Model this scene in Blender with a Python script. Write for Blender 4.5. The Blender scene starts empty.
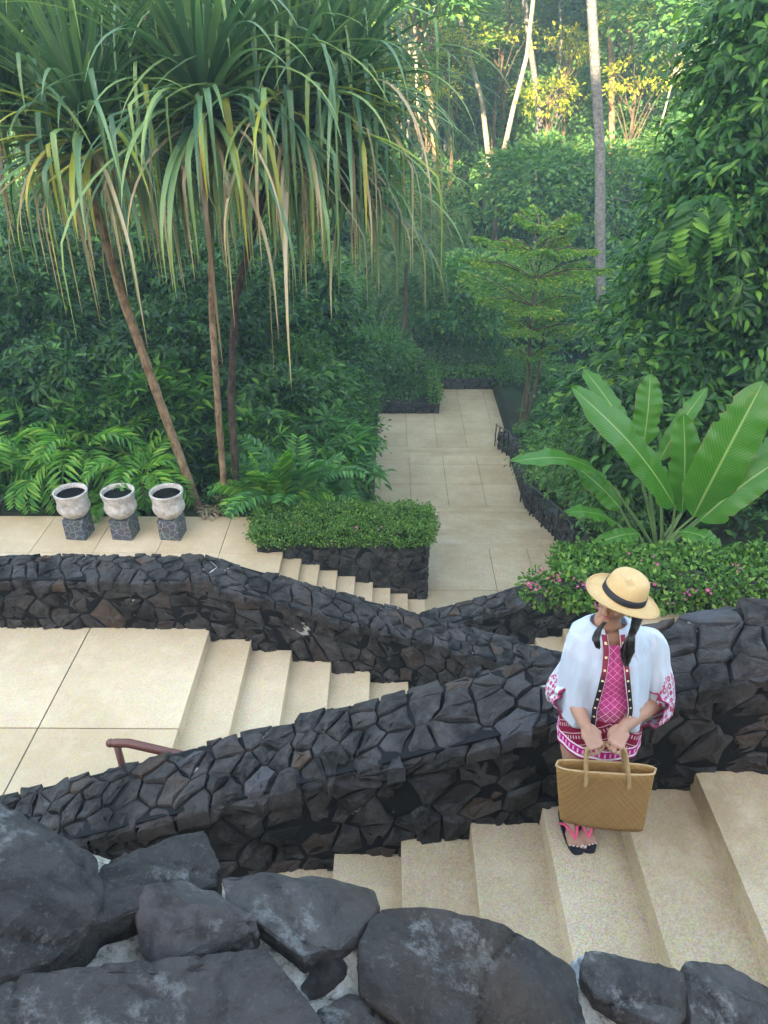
import bpy, bmesh, math, random
import numpy as np
from mathutils import Vector, Matrix, Euler
R = math.radians
scene = bpy.context.scene
col = scene.collection
random.seed(7)
rng = np.random.default_rng(7)

# ------------------------------------------------------------------ camera
F = 750.0; PITCH = 31.36
cam_d = bpy.data.cameras.new('camera'); cam = bpy.data.objects.new('camera', cam_d); col.objects.link(cam)
cam_d.sensor_fit = 'VERTICAL'; cam_d.sensor_height = 36.0; cam_d.lens = F / 1024 * 36
cam_d.clip_start = 0.05; cam_d.clip_end = 600
cam.rotation_euler = (R(90 - PITCH), 0, 0.0068)
scene.camera = cam

def at(px, py, Y):
    """real-world point at forward distance Y that the photo shows at (px, py)"""
    a = R(PITCH); v = (py - 512) / F; u = (px - 390) / F
    fy = math.cos(a) - v * math.sin(a); fz = -math.sin(a) - v * math.cos(a)
    t = Y / fy
    return Vector((u * t, Y, fz * t))
def atz(px, py, z):
    a = R(PITCH); v = (py - 512) / F; u = (px - 390) / F
    fy = math.cos(a) - v * math.sin(a); fz = -math.sin(a) - v * math.cos(a)
    t = z / fz
    return Vector((u * t, fy * t, z))

# ------------------------------------------------------------------ objects
def tag(o, label=None, cat=None, group=None, kind=None):
    if label: o['label'] = label
    if cat: o['category'] = cat
    if group: o['group'] = group
    if kind: o['kind'] = kind
    return o
def empty(name, loc, label, cat, group=None, rz=0):
    o = bpy.data.objects.new(name, None); col.objects.link(o)
    o.location = loc; o.rotation_euler = (0, 0, rz); o.empty_display_size = 0.2
    return tag(o, label, cat, group)
def link(name, me, mats, parent=None, local=True):
    o = bpy.data.objects.new(name, me); col.objects.link(o)
    if not isinstance(mats, (list, tuple)): mats = [mats]
    if len(me.materials) == 0:
        for m in mats: me.materials.append(m)
    if parent is not None:
        o.parent = parent
        if not local:
            o.matrix_parent_inverse = Matrix.LocRotScale(parent.location, parent.rotation_euler, parent.scale).inverted()
    return o
def bmobj(name, bm, mats, parent=None, smooth=False, local=True):
    me = bpy.data.meshes.new(name); bm.normal_update(); bm.to_mesh(me); bm.free()
    if smooth:
        me.polygons.foreach_set('use_smooth', [True] * len(me.polygons))
    return link(name, me, mats, parent, local)
def npmesh(name, V, Fs, mat_idx=None, uv=None, smooth=False):
    """V (n,3); Fs (m,k) equal-size faces or list of such arrays"""
    if not isinstance(Fs, list): Fs = [Fs]
    me = bpy.data.meshes.new(name)
    nl = sum(f.size for f in Fs); nf = sum(len(f) for f in Fs)
    me.vertices.add(len(V)); me.vertices.foreach_set('co', np.asarray(V, np.float32).ravel())
    me.loops.add(nl); me.loops.foreach_set('vertex_index', np.concatenate([f.ravel() for f in Fs]).astype(np.int32))
    me.polygons.add(nf)
    st = []; s = 0
    for f in Fs:
        k = f.shape[1]; st.append(s + np.arange(len(f)) * k); s += f.size
    me.polygons.foreach_set('loop_start', np.concatenate(st).astype(np.int32))
    if mat_idx is not None: me.polygons.foreach_set('material_index', np.asarray(mat_idx, np.int32))
    if smooth: me.polygons.foreach_set('use_smooth', np.ones(nf, bool))
    me.update(calc_edges=True)
    if uv is not None:
        l = me.uv_layers.new(name='UVMap')
        idx = np.concatenate([f.ravel() for f in Fs])
        l.data.foreach_set('uv', np.asarray(uv, np.float32)[idx].ravel())
    return me

# ------------------------------------------------------------------ node helper
class S:
    """socket with arithmetic"""
    def __init__(s, nt, so): s.nt, s.so = nt, so
    def _m(s, op, *a, clamp=False):
        n = s.nt.nodes.new('ShaderNodeMath'); n.operation = op; n.use_clamp = clamp
        for i, x in enumerate((s,) + a):
            if isinstance(x, S): s.nt.links.new(x.so, n.inputs[i])
            else: n.inputs[i].default_value = x
        return S(s.nt, n.outputs[0])
    def __add__(s, o): return s._m('ADD', o)
    def __sub__(s, o): return s._m('SUBTRACT', o)
    def __mul__(s, o): return s._m('MULTIPLY', o)
    def __truediv__(s, o): return s._m('DIVIDE', o)
    def gt(s, o): return s._m('GREATER_THAN', o)
    def lt(s, o): return s._m('LESS_THAN', o)
    def abs(s): return s._m('ABSOLUTE')
    def frac(s): return s._m('FRACT')
    def sin(s): return s._m('SINE')
    def max(s, o): return s._m('MAXIMUM', o)
    def min(s, o): return s._m('MINIMUM', o)
    def pow(s, o): return s._m('POWER', o)
class M:
    def __init__(s, name, rough=0.7, spec=0.5):
        s.m = bpy.data.materials.new(name); s.m.use_nodes = True; s.nt = s.m.node_tree
        s.b = s.nt.nodes['Principled BSDF']; s.out = s.nt.nodes['Material Output']
        s.b.inputs['Roughness'].default_value = rough
        s.b.inputs['Specular IOR Level'].default_value = spec
    def n(s, t, **k):
        n = s.nt.nodes.new(t)
        for a, v in k.items(): setattr(n, a, v)
        return n
    def l(s, a, b):
        s.nt.links.new(a.so if isinstance(a, S) else a, b)
    def coord(s, which='Object'):
        n = s.n('ShaderNodeTexCoord'); return n.outputs[which]
    def xyz(s, which='Object'):
        n = s.n('ShaderNodeSeparateXYZ'); s.l(s.coord(which), n.inputs[0])
        return [S(s.nt, n.outputs[i]) for i in range(3)]
    def ovec(s):
        n = s.n('ShaderNodeVectorMath'); n.operation = 'ADD'; r = s.n('ShaderNodeCombineXYZ'); s.l(s.objrand() * 37, r.inputs[0]); s.l(s.objrand() * 91, r.inputs[2])
        s.l(s.coord(), n.inputs[0]); s.l(r.outputs[0], n.inputs[1]); return n.outputs[0]
    def noise(s, scale, detail=4, rough=0.55, vec=None, dist=0):
        n = s.n('ShaderNodeTexNoise'); n.inputs['Scale'].default_value = scale
        n.inputs['Detail'].default_value = detail; n.inputs['Roughness'].default_value = rough
        n.inputs['Distortion'].default_value = dist
        s.l(vec if vec is not None else s.coord(), n.inputs['Vector'])
        return S(s.nt, n.outputs[0])
    def voro(s, scale, feature='F1', out='Distance', vec=None, rnd=1):
        n = s.n('ShaderNodeTexVoronoi'); n.feature = feature; n.inputs['Scale'].default_value = scale
        n.inputs['Randomness'].default_value = rnd
        s.l(vec if vec is not None else s.coord(), n.inputs['Vector'])
        return S(s.nt, n.outputs[out])
    def island(s):
        n = s.n('ShaderNodeNewGeometry'); return S(s.nt, n.outputs['Random Per Island'])
    def objrand(s):
        n = s.n('ShaderNodeObjectInfo'); return S(s.nt, n.outputs['Random'])
    def ramp(s, fac, stops, interp='LINEAR'):
        n = s.n('ShaderNodeValToRGB'); cr = n.color_ramp; cr.interpolation = interp
        while len(cr.elements) < len(stops): cr.elements.new(0.5)
        for e, (p, c) in zip(cr.elements, stops): e.position = p; e.color = (*c, 1) if len(c) == 3 else c
        s.l(fac, n.inputs[0]); return S(s.nt, n.outputs[0])
    def mix(s, fac, a, b, blend='MIX'):
        n = s.n('ShaderNodeMix'); n.data_type = 'RGBA'; n.blend_type = blend
        for x, i in ((fac, 0), (a, 6), (b, 7)):
            if isinstance(x, S): s.l(x, n.inputs[i])
            elif i == 0: n.inputs[0].default_value = x
            else: n.inputs[i].default_value = (*x, 1)
        return S(s.nt, n.outputs[2])
    def color(s, c):
        if isinstance(c, S): s.l(c, s.b.inputs['Base Color'])
        else: s.b.inputs['Base Color'].default_value = (*c, 1)
        return s
    def rough(s, r): s.l(r, s.b.inputs['Roughness']); return s
    def bump(s, h, strength=0.4, dist=0.02):
        n = s.n('ShaderNodeBump'); n.inputs['Strength'].default_value = strength; n.inputs['Distance'].default_value = dist
        s.l(h, n.inputs['Height']); s.l(n.outputs[0], s.b.inputs['Normal']); return s
    def translucent(s, c, fac=0.3):
        t = s.n('ShaderNodeBsdfTranslucent')
        if isinstance(c, S): s.l(c, t.inputs[0])
        else: t.inputs[0].default_value = (*c, 1)
        mx = s.n('ShaderNodeMixShader'); mx.inputs[0].default_value = fac
        s.l(s.b.outputs[0], mx.inputs[1]); s.l(t.outputs[0], mx.inputs[2]); s.l(mx.outputs[0], s.out.inputs['Surface'])
        return s

# ------------------------------------------------------------------ materials
def stone_mat(name, lo=(0.0045, 0.004, 0.004), hi=(0.040, 0.0355, 0.034), scale=1.0, spec=0.25):
    k = M(name, 0.62, spec)
    isl = k.island()
    base = k.ramp(isl, [(0, lo), (0.40, tuple((a + b) * .28 for a, b in zip(lo, hi))), (0.74, hi), (0.80, (hi[0] * .35, hi[1] * .36, hi[2] * .42)),
                        (0.88, (hi[0] * 1.25, hi[1] * .85, hi[2] * .62)), (0.955, (hi[0] * 2.2, hi[1] * 1.35, hi[2] * .75)), (0.975, (hi[0] * 1.6, hi[1] * 2.0, hi[2] * 2.6)), (1, hi)])
    n1 = k.noise(7 * scale, 9, 0.68, dist=.4); n2 = k.noise(34 * scale, 8, 0.7); n3 = k.noise(2.3 * scale, 4, .6)
    c = k.mix(k.ramp(n1, [(0.38, (0, 0, 0)), (0.64, (1, 1, 1))]), base, (hi[0] * 1.9, hi[1] * 1.9, hi[2] * 1.95))
    c = k.mix(k.ramp(n3, [(0.50, (0, 0, 0)), (0.66, (.75, .75, .75))]), c, lo)
    # weathered pale lichen / lime spots
    sp = k.ramp(k.noise(4.2 * scale, 9, 0.75), [(0.585, (0, 0, 0)), (0.66, (1, 1, 1))])
    fine = k.ramp(n2, [(0.47, (0, 0, 0)), (0.60, (1, 1, 1))])
    c = k.mix(S(k.nt, sp.so) * fine * 0.6, c, (0.15, 0.15, 0.145))
    k.color(c)
    k.rough(k.ramp(n1, [(0.3, (0.55,) * 3), (0.7, (0.9,) * 3)]))
    h = n1 * 1.0 + n2 * 0.45 + k.voro(11 * scale, 'F1') * 0.6
    k.bump(h, 1.0, 0.03 / scale ** .5)
    return k.m
stone = stone_mat('basalt')
def boulder_mat():
    k = M('boulder_rock', .7, .3)
    r0 = k.objrand(); n1 = k.noise(13, 10, .72, dist=.6); n2 = k.noise(55, 8, .75); n3 = k.noise(5, 5, .6); n4 = k.noise(190, 3, .7)
    base = k.mix(r0, (0.024, 0.0225, 0.0225), (0.054, 0.049, 0.048))
    c = k.mix(k.ramp(n3, [(0.42, (0, 0, 0)), (0.60, (1, 1, 1))]), base, k.mix(1.0, base, (1.5, 1.45, 1.5), 'MULTIPLY'))
    c = k.mix(k.ramp(n1, [(0.46, (0, 0, 0)), (0.60, (.8, .8, .8))]), c, k.mix(1.0, base, (.38, .38, .42), 'MULTIPLY'))
    lich = k.ramp(k.noise(9, 10, .8), [(0.53, (0, 0, 0)), (0.60, (1, 1, 1))]) * k.ramp(n2, [(0.44, (0, 0, 0)), (0.56, (1, 1, 1))])
    c = k.mix(lich * .8, c, (0.19, 0.19, 0.19))
    c = k.mix(k.ramp(n4, [(0.58, (0, 0, 0)), (0.68, (.5, .5, .5))]), c, (0.10, 0.10, 0.10))
    c = k.mix(k.ramp(k.noise(3.1, 3, .5), [(0.60, (0, 0, 0)), (0.72, (.5, .5, .5))]), c, (0.075, 0.045, 0.028))
    k.color(c); k.rough(k.ramp(n1, [(0.3, (.5,) * 3), (0.7, (.85,) * 3)]))
    k.bump(n1 * 1.0 + n2 * .45 + k.voro(26, 'F1') * .5 + n4 * .12, 1.0, .014); return k.m
boulder_m = boulder_mat()
def mortar_mat():
    k = M('mortar', 0.9, 0.2)
    w = k.ramp(k.noise(2.6, 5, 0.7), [(0.63, (0, 0, 0)), (0.68, (1, 1, 1))])
    k.color(k.mix(w * 1.0, (0.010, 0.010, 0.012), (0.42, 0.41, 0.38)))
    k.bump(k.noise(50, 6, .7), 0.6, 0.01); return k.m
mortar = mortar_mat()
def mortar_white():
    k = M('pale_mortar', 0.9, 0.2)
    k.color(k.ramp(k.noise(38, 9, 0.8), [(0.40, (0.04, 0.038, 0.036)), (0.52, (0.50, 0.46, 0.40)), (0.65, (0.72, 0.67, 0.60))]))
    k.bump(k.noise(45, 9, .8), 1.0, 0.012); return k.m
mortar_w = mortar_white()
def paving_mat(name, c0, c1, grain=260, stain=0.5, wet=False):
    k = M(name, 0.75, 0.35)
    g = k.noise(grain, 3, 0.8); b = k.noise(0.9, 6, 0.6); b2 = k.noise(4.5, 5, .6)
    gv = k.voro(grain * .6, 'F1', 'Color')
    c = k.mix(k.ramp(g, [(0.35, (0, 0, 0)), (0.65, (1, 1, 1))]), c0, c1)
    c = k.mix(0.25, c, gv, 'SOFT_LIGHT')
    st = k.ramp(b, [(0.35, (0, 0, 0)), (0.7, (1, 1, 1))]) * stain
    c = k.mix(st, c, (c0[0] * .68, c0[1] * .58, c0[2] * .45))
    c = k.mix(k.ramp(b2, [(0.5, (0, 0, 0)), (0.72, (1, 1, 1))]) * 0.35, c, (c1[0] * 1.05, c1[1] * 1.03, c1[2] * 1.05))
    c = k.mix(k.ramp(k.island(), [(0, (0.0,) * 3), (1, (0.34,) * 3)]), c, (c0[0] * .75, c0[1] * .68, c0[2] * .55))
    k.color(c); k.bump(g, 0.6, 0.006)
    if wet: k.rough(k.ramp(b, [(0.35, (0.28,) * 3), (0.6, (0.6,) * 3)]))
    return k.m
pave = paving_mat('washed_aggregate', (0.45, 0.335, 0.215), (0.80, 0.645, 0.455), 110, 0.75)
pave_land = paving_mat('landing_aggregate', (0.53, 0.405, 0.265), (0.78, 0.62, 0.43), 110, 0.5)
pave_walk = paving_mat('walkway_stone', (0.37, 0.29, 0.185), (0.50, 0.40, 0.265), 60, 0.55, True)
def flat(name, c, rough=0.7, spec=0.4, bumpscale=None):
    k = M(name, rough, spec)
    n = k.noise(30, 5, .6)
    k.color(k.mix(k.ramp(n, [(0.3, (0, 0, 0)), (0.7, (1, 1, 1))]), tuple(x * .8 for x in c), tuple(min(1, x * 1.12) for x in c)))
    if bumpscale: k.bump(k.noise(bumpscale, 5, .6), 0.3, 0.005)
    return k.m
joint_m = flat('joint_grout', (0.07, 0.065, 0.06), 0.9)
soil = flat('soil', (0.028, 0.021, 0.014), 0.95, 0.2, 20)
def leaf_mat(name, dark, light, tint=None, trans=0.3, rough=0.45, tw=(0.0, 1.0), objvar=0.25):
    k = M(name, rough, 0.22)
    isl = k.island()
    st = [(0.0, dark), (0.7, light)]
    st.append((1.0, tint if tint else light))
    c = k.ramp(isl, st)
    if objvar:
        c = k.mix(k.objrand() * objvar, c, (light[0] * 1.5, light[1] * 1.1, light[2] * 0.6))
    k.color(c)
    t = k.mix(1.0, c, (1.5, 1.7, 0.6), 'MULTIPLY')
    k.translucent(t, trans)
    return k.m
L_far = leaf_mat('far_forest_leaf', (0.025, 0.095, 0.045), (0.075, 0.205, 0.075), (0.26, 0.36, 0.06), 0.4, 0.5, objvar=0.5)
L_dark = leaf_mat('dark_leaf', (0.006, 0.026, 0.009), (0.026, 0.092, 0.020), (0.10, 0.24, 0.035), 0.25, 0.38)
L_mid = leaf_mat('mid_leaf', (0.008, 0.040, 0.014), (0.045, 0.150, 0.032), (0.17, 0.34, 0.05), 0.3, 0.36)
L_hedge = leaf_mat('hedge_leaf', (0.028, 0.080, 0.016), (0.085, 0.205, 0.035), (0.24, 0.38, 0.08), 0.3, 0.45, objvar=0.1)
L_cover = leaf_mat('ground_cover_leaf', (0.03, 0.10, 0.03), (0.08, 0.19, 0.05), (0.13, 0.25, 0.06), 0.3, 0.45, objvar=0.1)
L_tier = leaf_mat('tiered_tree_leaf', (0.05, 0.15, 0.025), (0.15, 0.29, 0.04), (0.42, 0.42, 0.06), 0.35, 0.45, objvar=0.0)
L_fern = leaf_mat('fern_leaf', (0.035, 0.15, 0.022), (0.10, 0.30, 0.045), (0.28, 0.44, 0.07), 0.3, 0.35, objvar=0.3)
L_fernd = leaf_mat('dark_fern_leaf', (0.025, 0.11, 0.035), (0.07, 0.22, 0.06), (0.12, 0.30, 0.06), 0.3, 0.4, objvar=0.1)
L_palm = leaf_mat('palm_leaf', (0.05, 0.10, 0.05), (0.11, 0.18, 0.08), (0.17, 0.24, 0.09), 0.3, 0.45, objvar=0.1)
def pand_mat(name, c0, c1, c2):
    k = M(name, 0.4, 0.4)
    uv = k.n('ShaderNodeSeparateXYZ'); k.l(k.coord('UV'), uv.inputs[0]); v = S(k.nt, uv.outputs[1]); u = S(k.nt, uv.outputs[0])
    isl = k.island()
    c = k.ramp(isl, [(0, c0), (0.6, c1), (1, c2)])
    age = k.ramp(v + isl * 0.3 - 0.15, [(0.65, (0, 0, 0)), (1.1, (0.4, 0.4, 0.4))])
    c = k.mix(age, c, (c2[0] * 1.5, c2[1] * 1.2, c2[2] * .8))
    k.color(c); k.translucent(k.mix(1.0, c, (1.3, 1.4, 0.7), 'MULTIPLY'), 0.25); return k.m
P_green = pand_mat('screw_pine_green', (0.045, 0.115, 0.065), (0.115, 0.225, 0.125), (0.22, 0.34, 0.13))
P_yel = pand_mat('screw_pine_yellow', (0.22, 0.30, 0.05), (0.36, 0.38, 0.06), (0.42, 0.40, 0.10))
P_dead = pand_mat('screw_pine_dead', (0.22, 0.15, 0.09), (0.38, 0.29, 0.18), (0.50, 0.43, 0.30))
def bark_mat(name, c0, c1, scale=8, stretch=0.25):
    k = M(name, 0.85, 0.2)
    mp = k.n('ShaderNodeMapping'); mp.inputs['Scale'].default_value = (1, 1, stretch); k.l(k.coord(), mp.inputs[0])
    n = k.noise(scale, 7, .7, mp.outputs[0]); n2 = k.noise(scale * 3, 4, .6)
    k.color(k.mix(k.ramp(n, [(0.38, (0, 0, 0)), (0.62, (1, 1, 1))]), c0, c1)); k.bump(n + n2 * .5, .6, .02); return k.m
bark = bark_mat('brown_bark', (0.05, 0.035, 0.022), (0.14, 0.10, 0.065))
bark_pale = bark_mat('pale_bark', (0.13, 0.11, 0.085), (0.30, 0.27, 0.22), 3)
bark_grey = bark_mat('grey_bark', (0.07, 0.065, 0.065), (0.19, 0.18, 0.175), 6, 1.5)
bark_tan = bark_mat('tan_bark', (0.13, 0.075, 0.04), (0.36, 0.24, 0.15), 9, .5)
bark_dark = bark_mat('mottled_bark', (0.03, 0.018, 0.014), (0.11, 0.07, 0.055), 9, .6)

# ------------------------------------------------------------------ geometry helpers
def box(bm, x0, x1, y0, y1, z0, z1, bev=0):
    vs = [bm.verts.new((x, y, z)) for z in (z0, z1) for y in (y0, y1) for x in (x0, x1)]
    fs = [(0, 2, 3, 1), (4, 5, 7, 6), (0, 1, 5, 4), (2, 6, 7, 3), (0, 4, 6, 2), (1, 3, 7, 5)]
    fc = [bm.faces.new([vs[i] for i in f]) for f in fs]
    if bev:
        es = list({e for f in fc for e in f.edges})
        bmesh.ops.bevel(bm, geom=es, offset=bev, segments=2, affect='EDGES', profile=.6)
def tube_np(pts, radii, n=8, cap=True):
    """returns V,F for a tube along pts"""
    pts = [Vector(p) for p in pts]; V = []; Fq = []
    up = Vector((0.13, 0.31, 0.94)).normalized()
    for i, p in enumerate(pts):
        t = (pts[min(i + 1, len(pts) - 1)] - pts[max(i - 1, 0)]).normalized()
        a = t.cross(up)
        if a.length < 1e-3: a = t.cross(Vector((1, 0, 0)))
        a.normalize(); b = t.cross(a).normalized(); r = radii[i]
        for k in range(n):
            w = 2 * math.pi * k / n; V.append(p + a * (math.cos(w) * r) + b * (math.sin(w) * r))
    for i in range(len(pts) - 1):
        for k in range(n):
            Fq.append((i * n + k, i * n + (k + 1) % n, (i + 1) * n + (k + 1) % n, (i + 1) * n + k))
    return V, Fq
def tube(bm, pts, radii, n=8, closed_caps=True):
    if not isinstance(radii, (list, tuple)): radii = [radii] * len(pts)
    V, Fq = tube_np(pts, radii, n)
    vs = [bm.verts.new(v) for v in V]
    for f in Fq: bm.faces.new([vs[i] for i in f])
    if closed_caps:
        bm.faces.new(vs[:n][::-1]); bm.faces.new(vs[-n:])
def lathe(bm, prof, n=32, c=(0, 0, 0)):
    rings = []
    for r, z in prof:
        if r < 1e-5: rings.append([bm.verts.new((c[0], c[1], c[2] + z))])
        else: rings.append([bm.verts.new((c[0] + r * math.cos(2 * math.pi * k / n), c[1] + r * math.sin(2 * math.pi * k / n), c[2] + z)) for k in range(n)])
    for a, b in zip(rings, rings[1:]):
        for k in range(n):
            k2 = (k + 1) % n
            if len(a) == 1 and len(b) == 1: continue
            if len(a) == 1: bm.faces.new((a[0], b[k2], b[k]))
            elif len(b) == 1: bm.faces.new((a[k], a[k2], b[0]))
            else: bm.faces.new((a[k], a[k2], b[k2], b[k]))

# ---- leaf instancing in numpy
def _n(v): return v / np.maximum(np.linalg.norm(v, axis=-1, keepdims=True), 1e-9)
T2 = (np.array([(0, 0, 0), (.5, .42, .10), (0, 1, -.06), (-.5, .42, .10)], float), np.array([(0, 1, 2), (0, 2, 3)]))
T6 = (np.array([(0, 0, 0), (.42, .28, .10), (.45, .6, .02), (0, 1, -.28), (-.45, .6, .02), (-.42, .28, .10), (0, .32, 0), (0, .64, -.08)], float),
      np.array([(0, 1, 6), (6, 1, 2), (6, 2, 7), (7, 2, 3), (0, 6, 5), (6, 4, 5), (6, 7, 4), (7, 3, 4)]))
def inst(T, pos, d, up, ln, wd):
    TV, TF = T; m = len(pos)
    y = _n(d); x = _n(np.cross(y, up)); z = np.cross(x, y)
    ln = np.broadcast_to(ln, (m,)); wd = np.broadcast_to(wd, (m,))
    V = pos[:, None, :] + x[:, None, :] * (TV[None, :, 0, None] * wd[:, None, None]) + y[:, None, :] * (TV[None, :, 1, None] * ln[:, None, None]) + z[:, None, :] * (TV[None, :, 2, None] * ln[:, None, None])
    Fc = TF[None] + (np.arange(m) * len(TV))[:, None, None]
    return V.reshape(-1, 3), Fc.reshape(-1, TF.shape[1])
def rdir(m, r): return _n(r.normal(size=(m, 3)))

def merge(parts):
    Vs, Fs, o = [], [], 0
    for v, f in parts: Vs.append(v); Fs.append(f + o); o += len(v)
    return np.concatenate(Vs), np.concatenate(Fs)
def crown_mesh(name, seed, rad, nclump, per, leaf, wr=0.5, clump=0.35, T=T2, shell=0.5, lift=0.0, droop=0.35, bottom=-0.6):
    r = np.random.default_rng(seed)
    c = rdir(nclump * 3, r); c = c[c[:, 2] > bottom][:nclump]
    rr = shell + (1 - shell) * r.random(len(c)) ** .6
    # lumpy radius: a few big lobes
    lob = rdir(7, r); amp = np.max(c @ lob.T, axis=1); rr = rr * (0.72 + 0.38 * np.clip(amp, 0, 1) ** 2)
    cc = c * rr[:, None] * np.array(rad)
    cc[:, 2] += lift
    csz = clump * (0.6 + 0.8 * r.random(len(cc)))
    idx = np.repeat(np.arange(len(cc)), per); m = len(idx)
    off = r.normal(size=(m, 3)) * csz[idx, None] * np.array([1, 1, .55])
    pos = cc[idx] + off
    d = _n(_n(off) * .8 + c[idx] * .7 + r.normal(size=(m, 3)) * .5 - np.array([0, 0, droop]))
    up = _n(np.array([0, 0, 1.0]) + r.normal(size=(m, 3)) * .45)
    sz = leaf * (.6 + .8 * r.random(m))
    V, Fc = inst(T, pos, d, up, sz, sz * wr)
    if T is T6:
        # rosettes of longer leaves at the clump tips, standing proud of the rest
        k = r.random(len(cc)) < .8; cq = cc[k] + c[k] * csz[k, None] * 1.1; m2 = len(cq) * 9; ix = np.repeat(np.arange(len(cq)), 9); a = np.tile(np.arange(9) * 2 * np.pi / 9, len(cq)) + r.random(m2) * .5
        ax = _n(c[k] * .8 + np.array([0, 0, .5]))[ix]; t1 = _n(np.cross(ax, np.array([.3, .2, 1.]))); t2 = np.cross(ax, t1)
        d2 = _n(t1 * np.cos(a)[:, None] + t2 * np.sin(a)[:, None] + ax * .25 - np.array([0, 0, .25])); s2 = leaf * 1.35 * (.7 + .6 * r.random(m2))
        V2, F2 = inst(T, cq[ix] + d2 * .03, d2, ax, s2, s2 * .30)
        V, Fc = merge([(V, Fc), (V2, F2)])
    return npmesh(name, V, Fc), cc

def trunk_bm(pts, r0, r1, crown_pts=None, n=9, nb=10, seed=1):
    bm = bmesh.new(); N = len(pts)
    tube(bm, pts, [r0 + (r1 - r0) * (i / (N - 1)) ** .8 for i in range(N)], n)
    if crown_pts is not None:
        rr = random.Random(seed)
        for q in rr.sample(list(map(tuple, crown_pts)), min(nb, len(crown_pts))):
            k = rr.uniform(.55, .98); i = min(int(k * (N - 1)), N - 2); a = Vector(pts[i]).lerp(Vector(pts[i + 1]), k * (N - 1) - i)
            q = Vector(q); mid = a.lerp(q, .5) + Vector((0, 0, (q - a).length * .08))
            rb = r1 * .8
            tube(bm, [a, mid, q], [rb, rb * .6, rb * .2], 5, False)
    return bm
def wob(a, b, n, amp, seed):
    rr = random.Random(seed); a = Vector(a); b = Vector(b); out = []
    ph = rr.uniform(0, 6); L = (b - a).length
    for i in range(n):
        t = i / (n - 1); o = math.sin(t * math.pi) * amp * L
        out.append(a.lerp(b, t) + Vector((math.sin(ph + t * 3) * o, math.cos(ph * 1.7 + t * 2.3) * o, 0)))
    return out

# ------------------------------------------------------------------ stone walls
def clip(poly, nx, ny, c):
    out = []
    for i in range(len(poly)):
        a = poly[i]; b = poly[(i + 1) % len(poly)]
        da = a[0] * nx + a[1] * ny - c; db = b[0] * nx + b[1] * ny - c
        if da <= 0: out.append(a)
        if da * db < 0:
            t = da / (da - db); out.append((a[0] + (b[0] - a[0]) * t, a[1] + (b[1] - a[1]) * t))
    return out
def voronoi(u0, u1, v0, v1, s, seed, ar=1.25):
    rr = random.Random(seed)
    nu = max(1, round((u1 - u0) / (s * ar))); nv = max(1, round((v1 - v0) / s))
    du = (u1 - u0) / nu; dv = (v1 - v0) / nv; P = {}
    for j in range(-1, nv + 1):
        for i in range(-1, nu + 1):
            P[i, j] = (u0 + (i + .5 + rr.uniform(-.46, .46) + .5 * (j % 2)) * du, v0 + (j + .5 + rr.uniform(-.40, .40)) * dv)
            if rr.random() < .22: P[i, j] = None
    cells = []
    for (i, j), p in P.items():
        if p is None: continue
        poly = [(u0, v0), (u1, v0), (u1, v1), (u0, v1)]
        for jj in range(j - 3, j + 4):
            for ii in range(i - 3, i + 4):
                q = P.get((ii, jj))
                if (ii, jj) == (i, j) or q is None: continue
                nx, ny = q[0] - p[0], q[1] - p[1]
                c = (q[0] ** 2 + q[1] ** 2 - p[0] ** 2 - p[1] ** 2) / 2
                poly = clip(poly, nx, ny, c)
                if len(poly) < 3: break
            if len(poly) < 3: break
        if len(poly) >= 3: cells.append(poly)
    return cells
def area(p): return abs(sum(p[i][0] * p[(i + 1) % len(p)][1] - p[(i + 1) % len(p)][0] * p[i][1] for i in range(len(p)))) / 2
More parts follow.
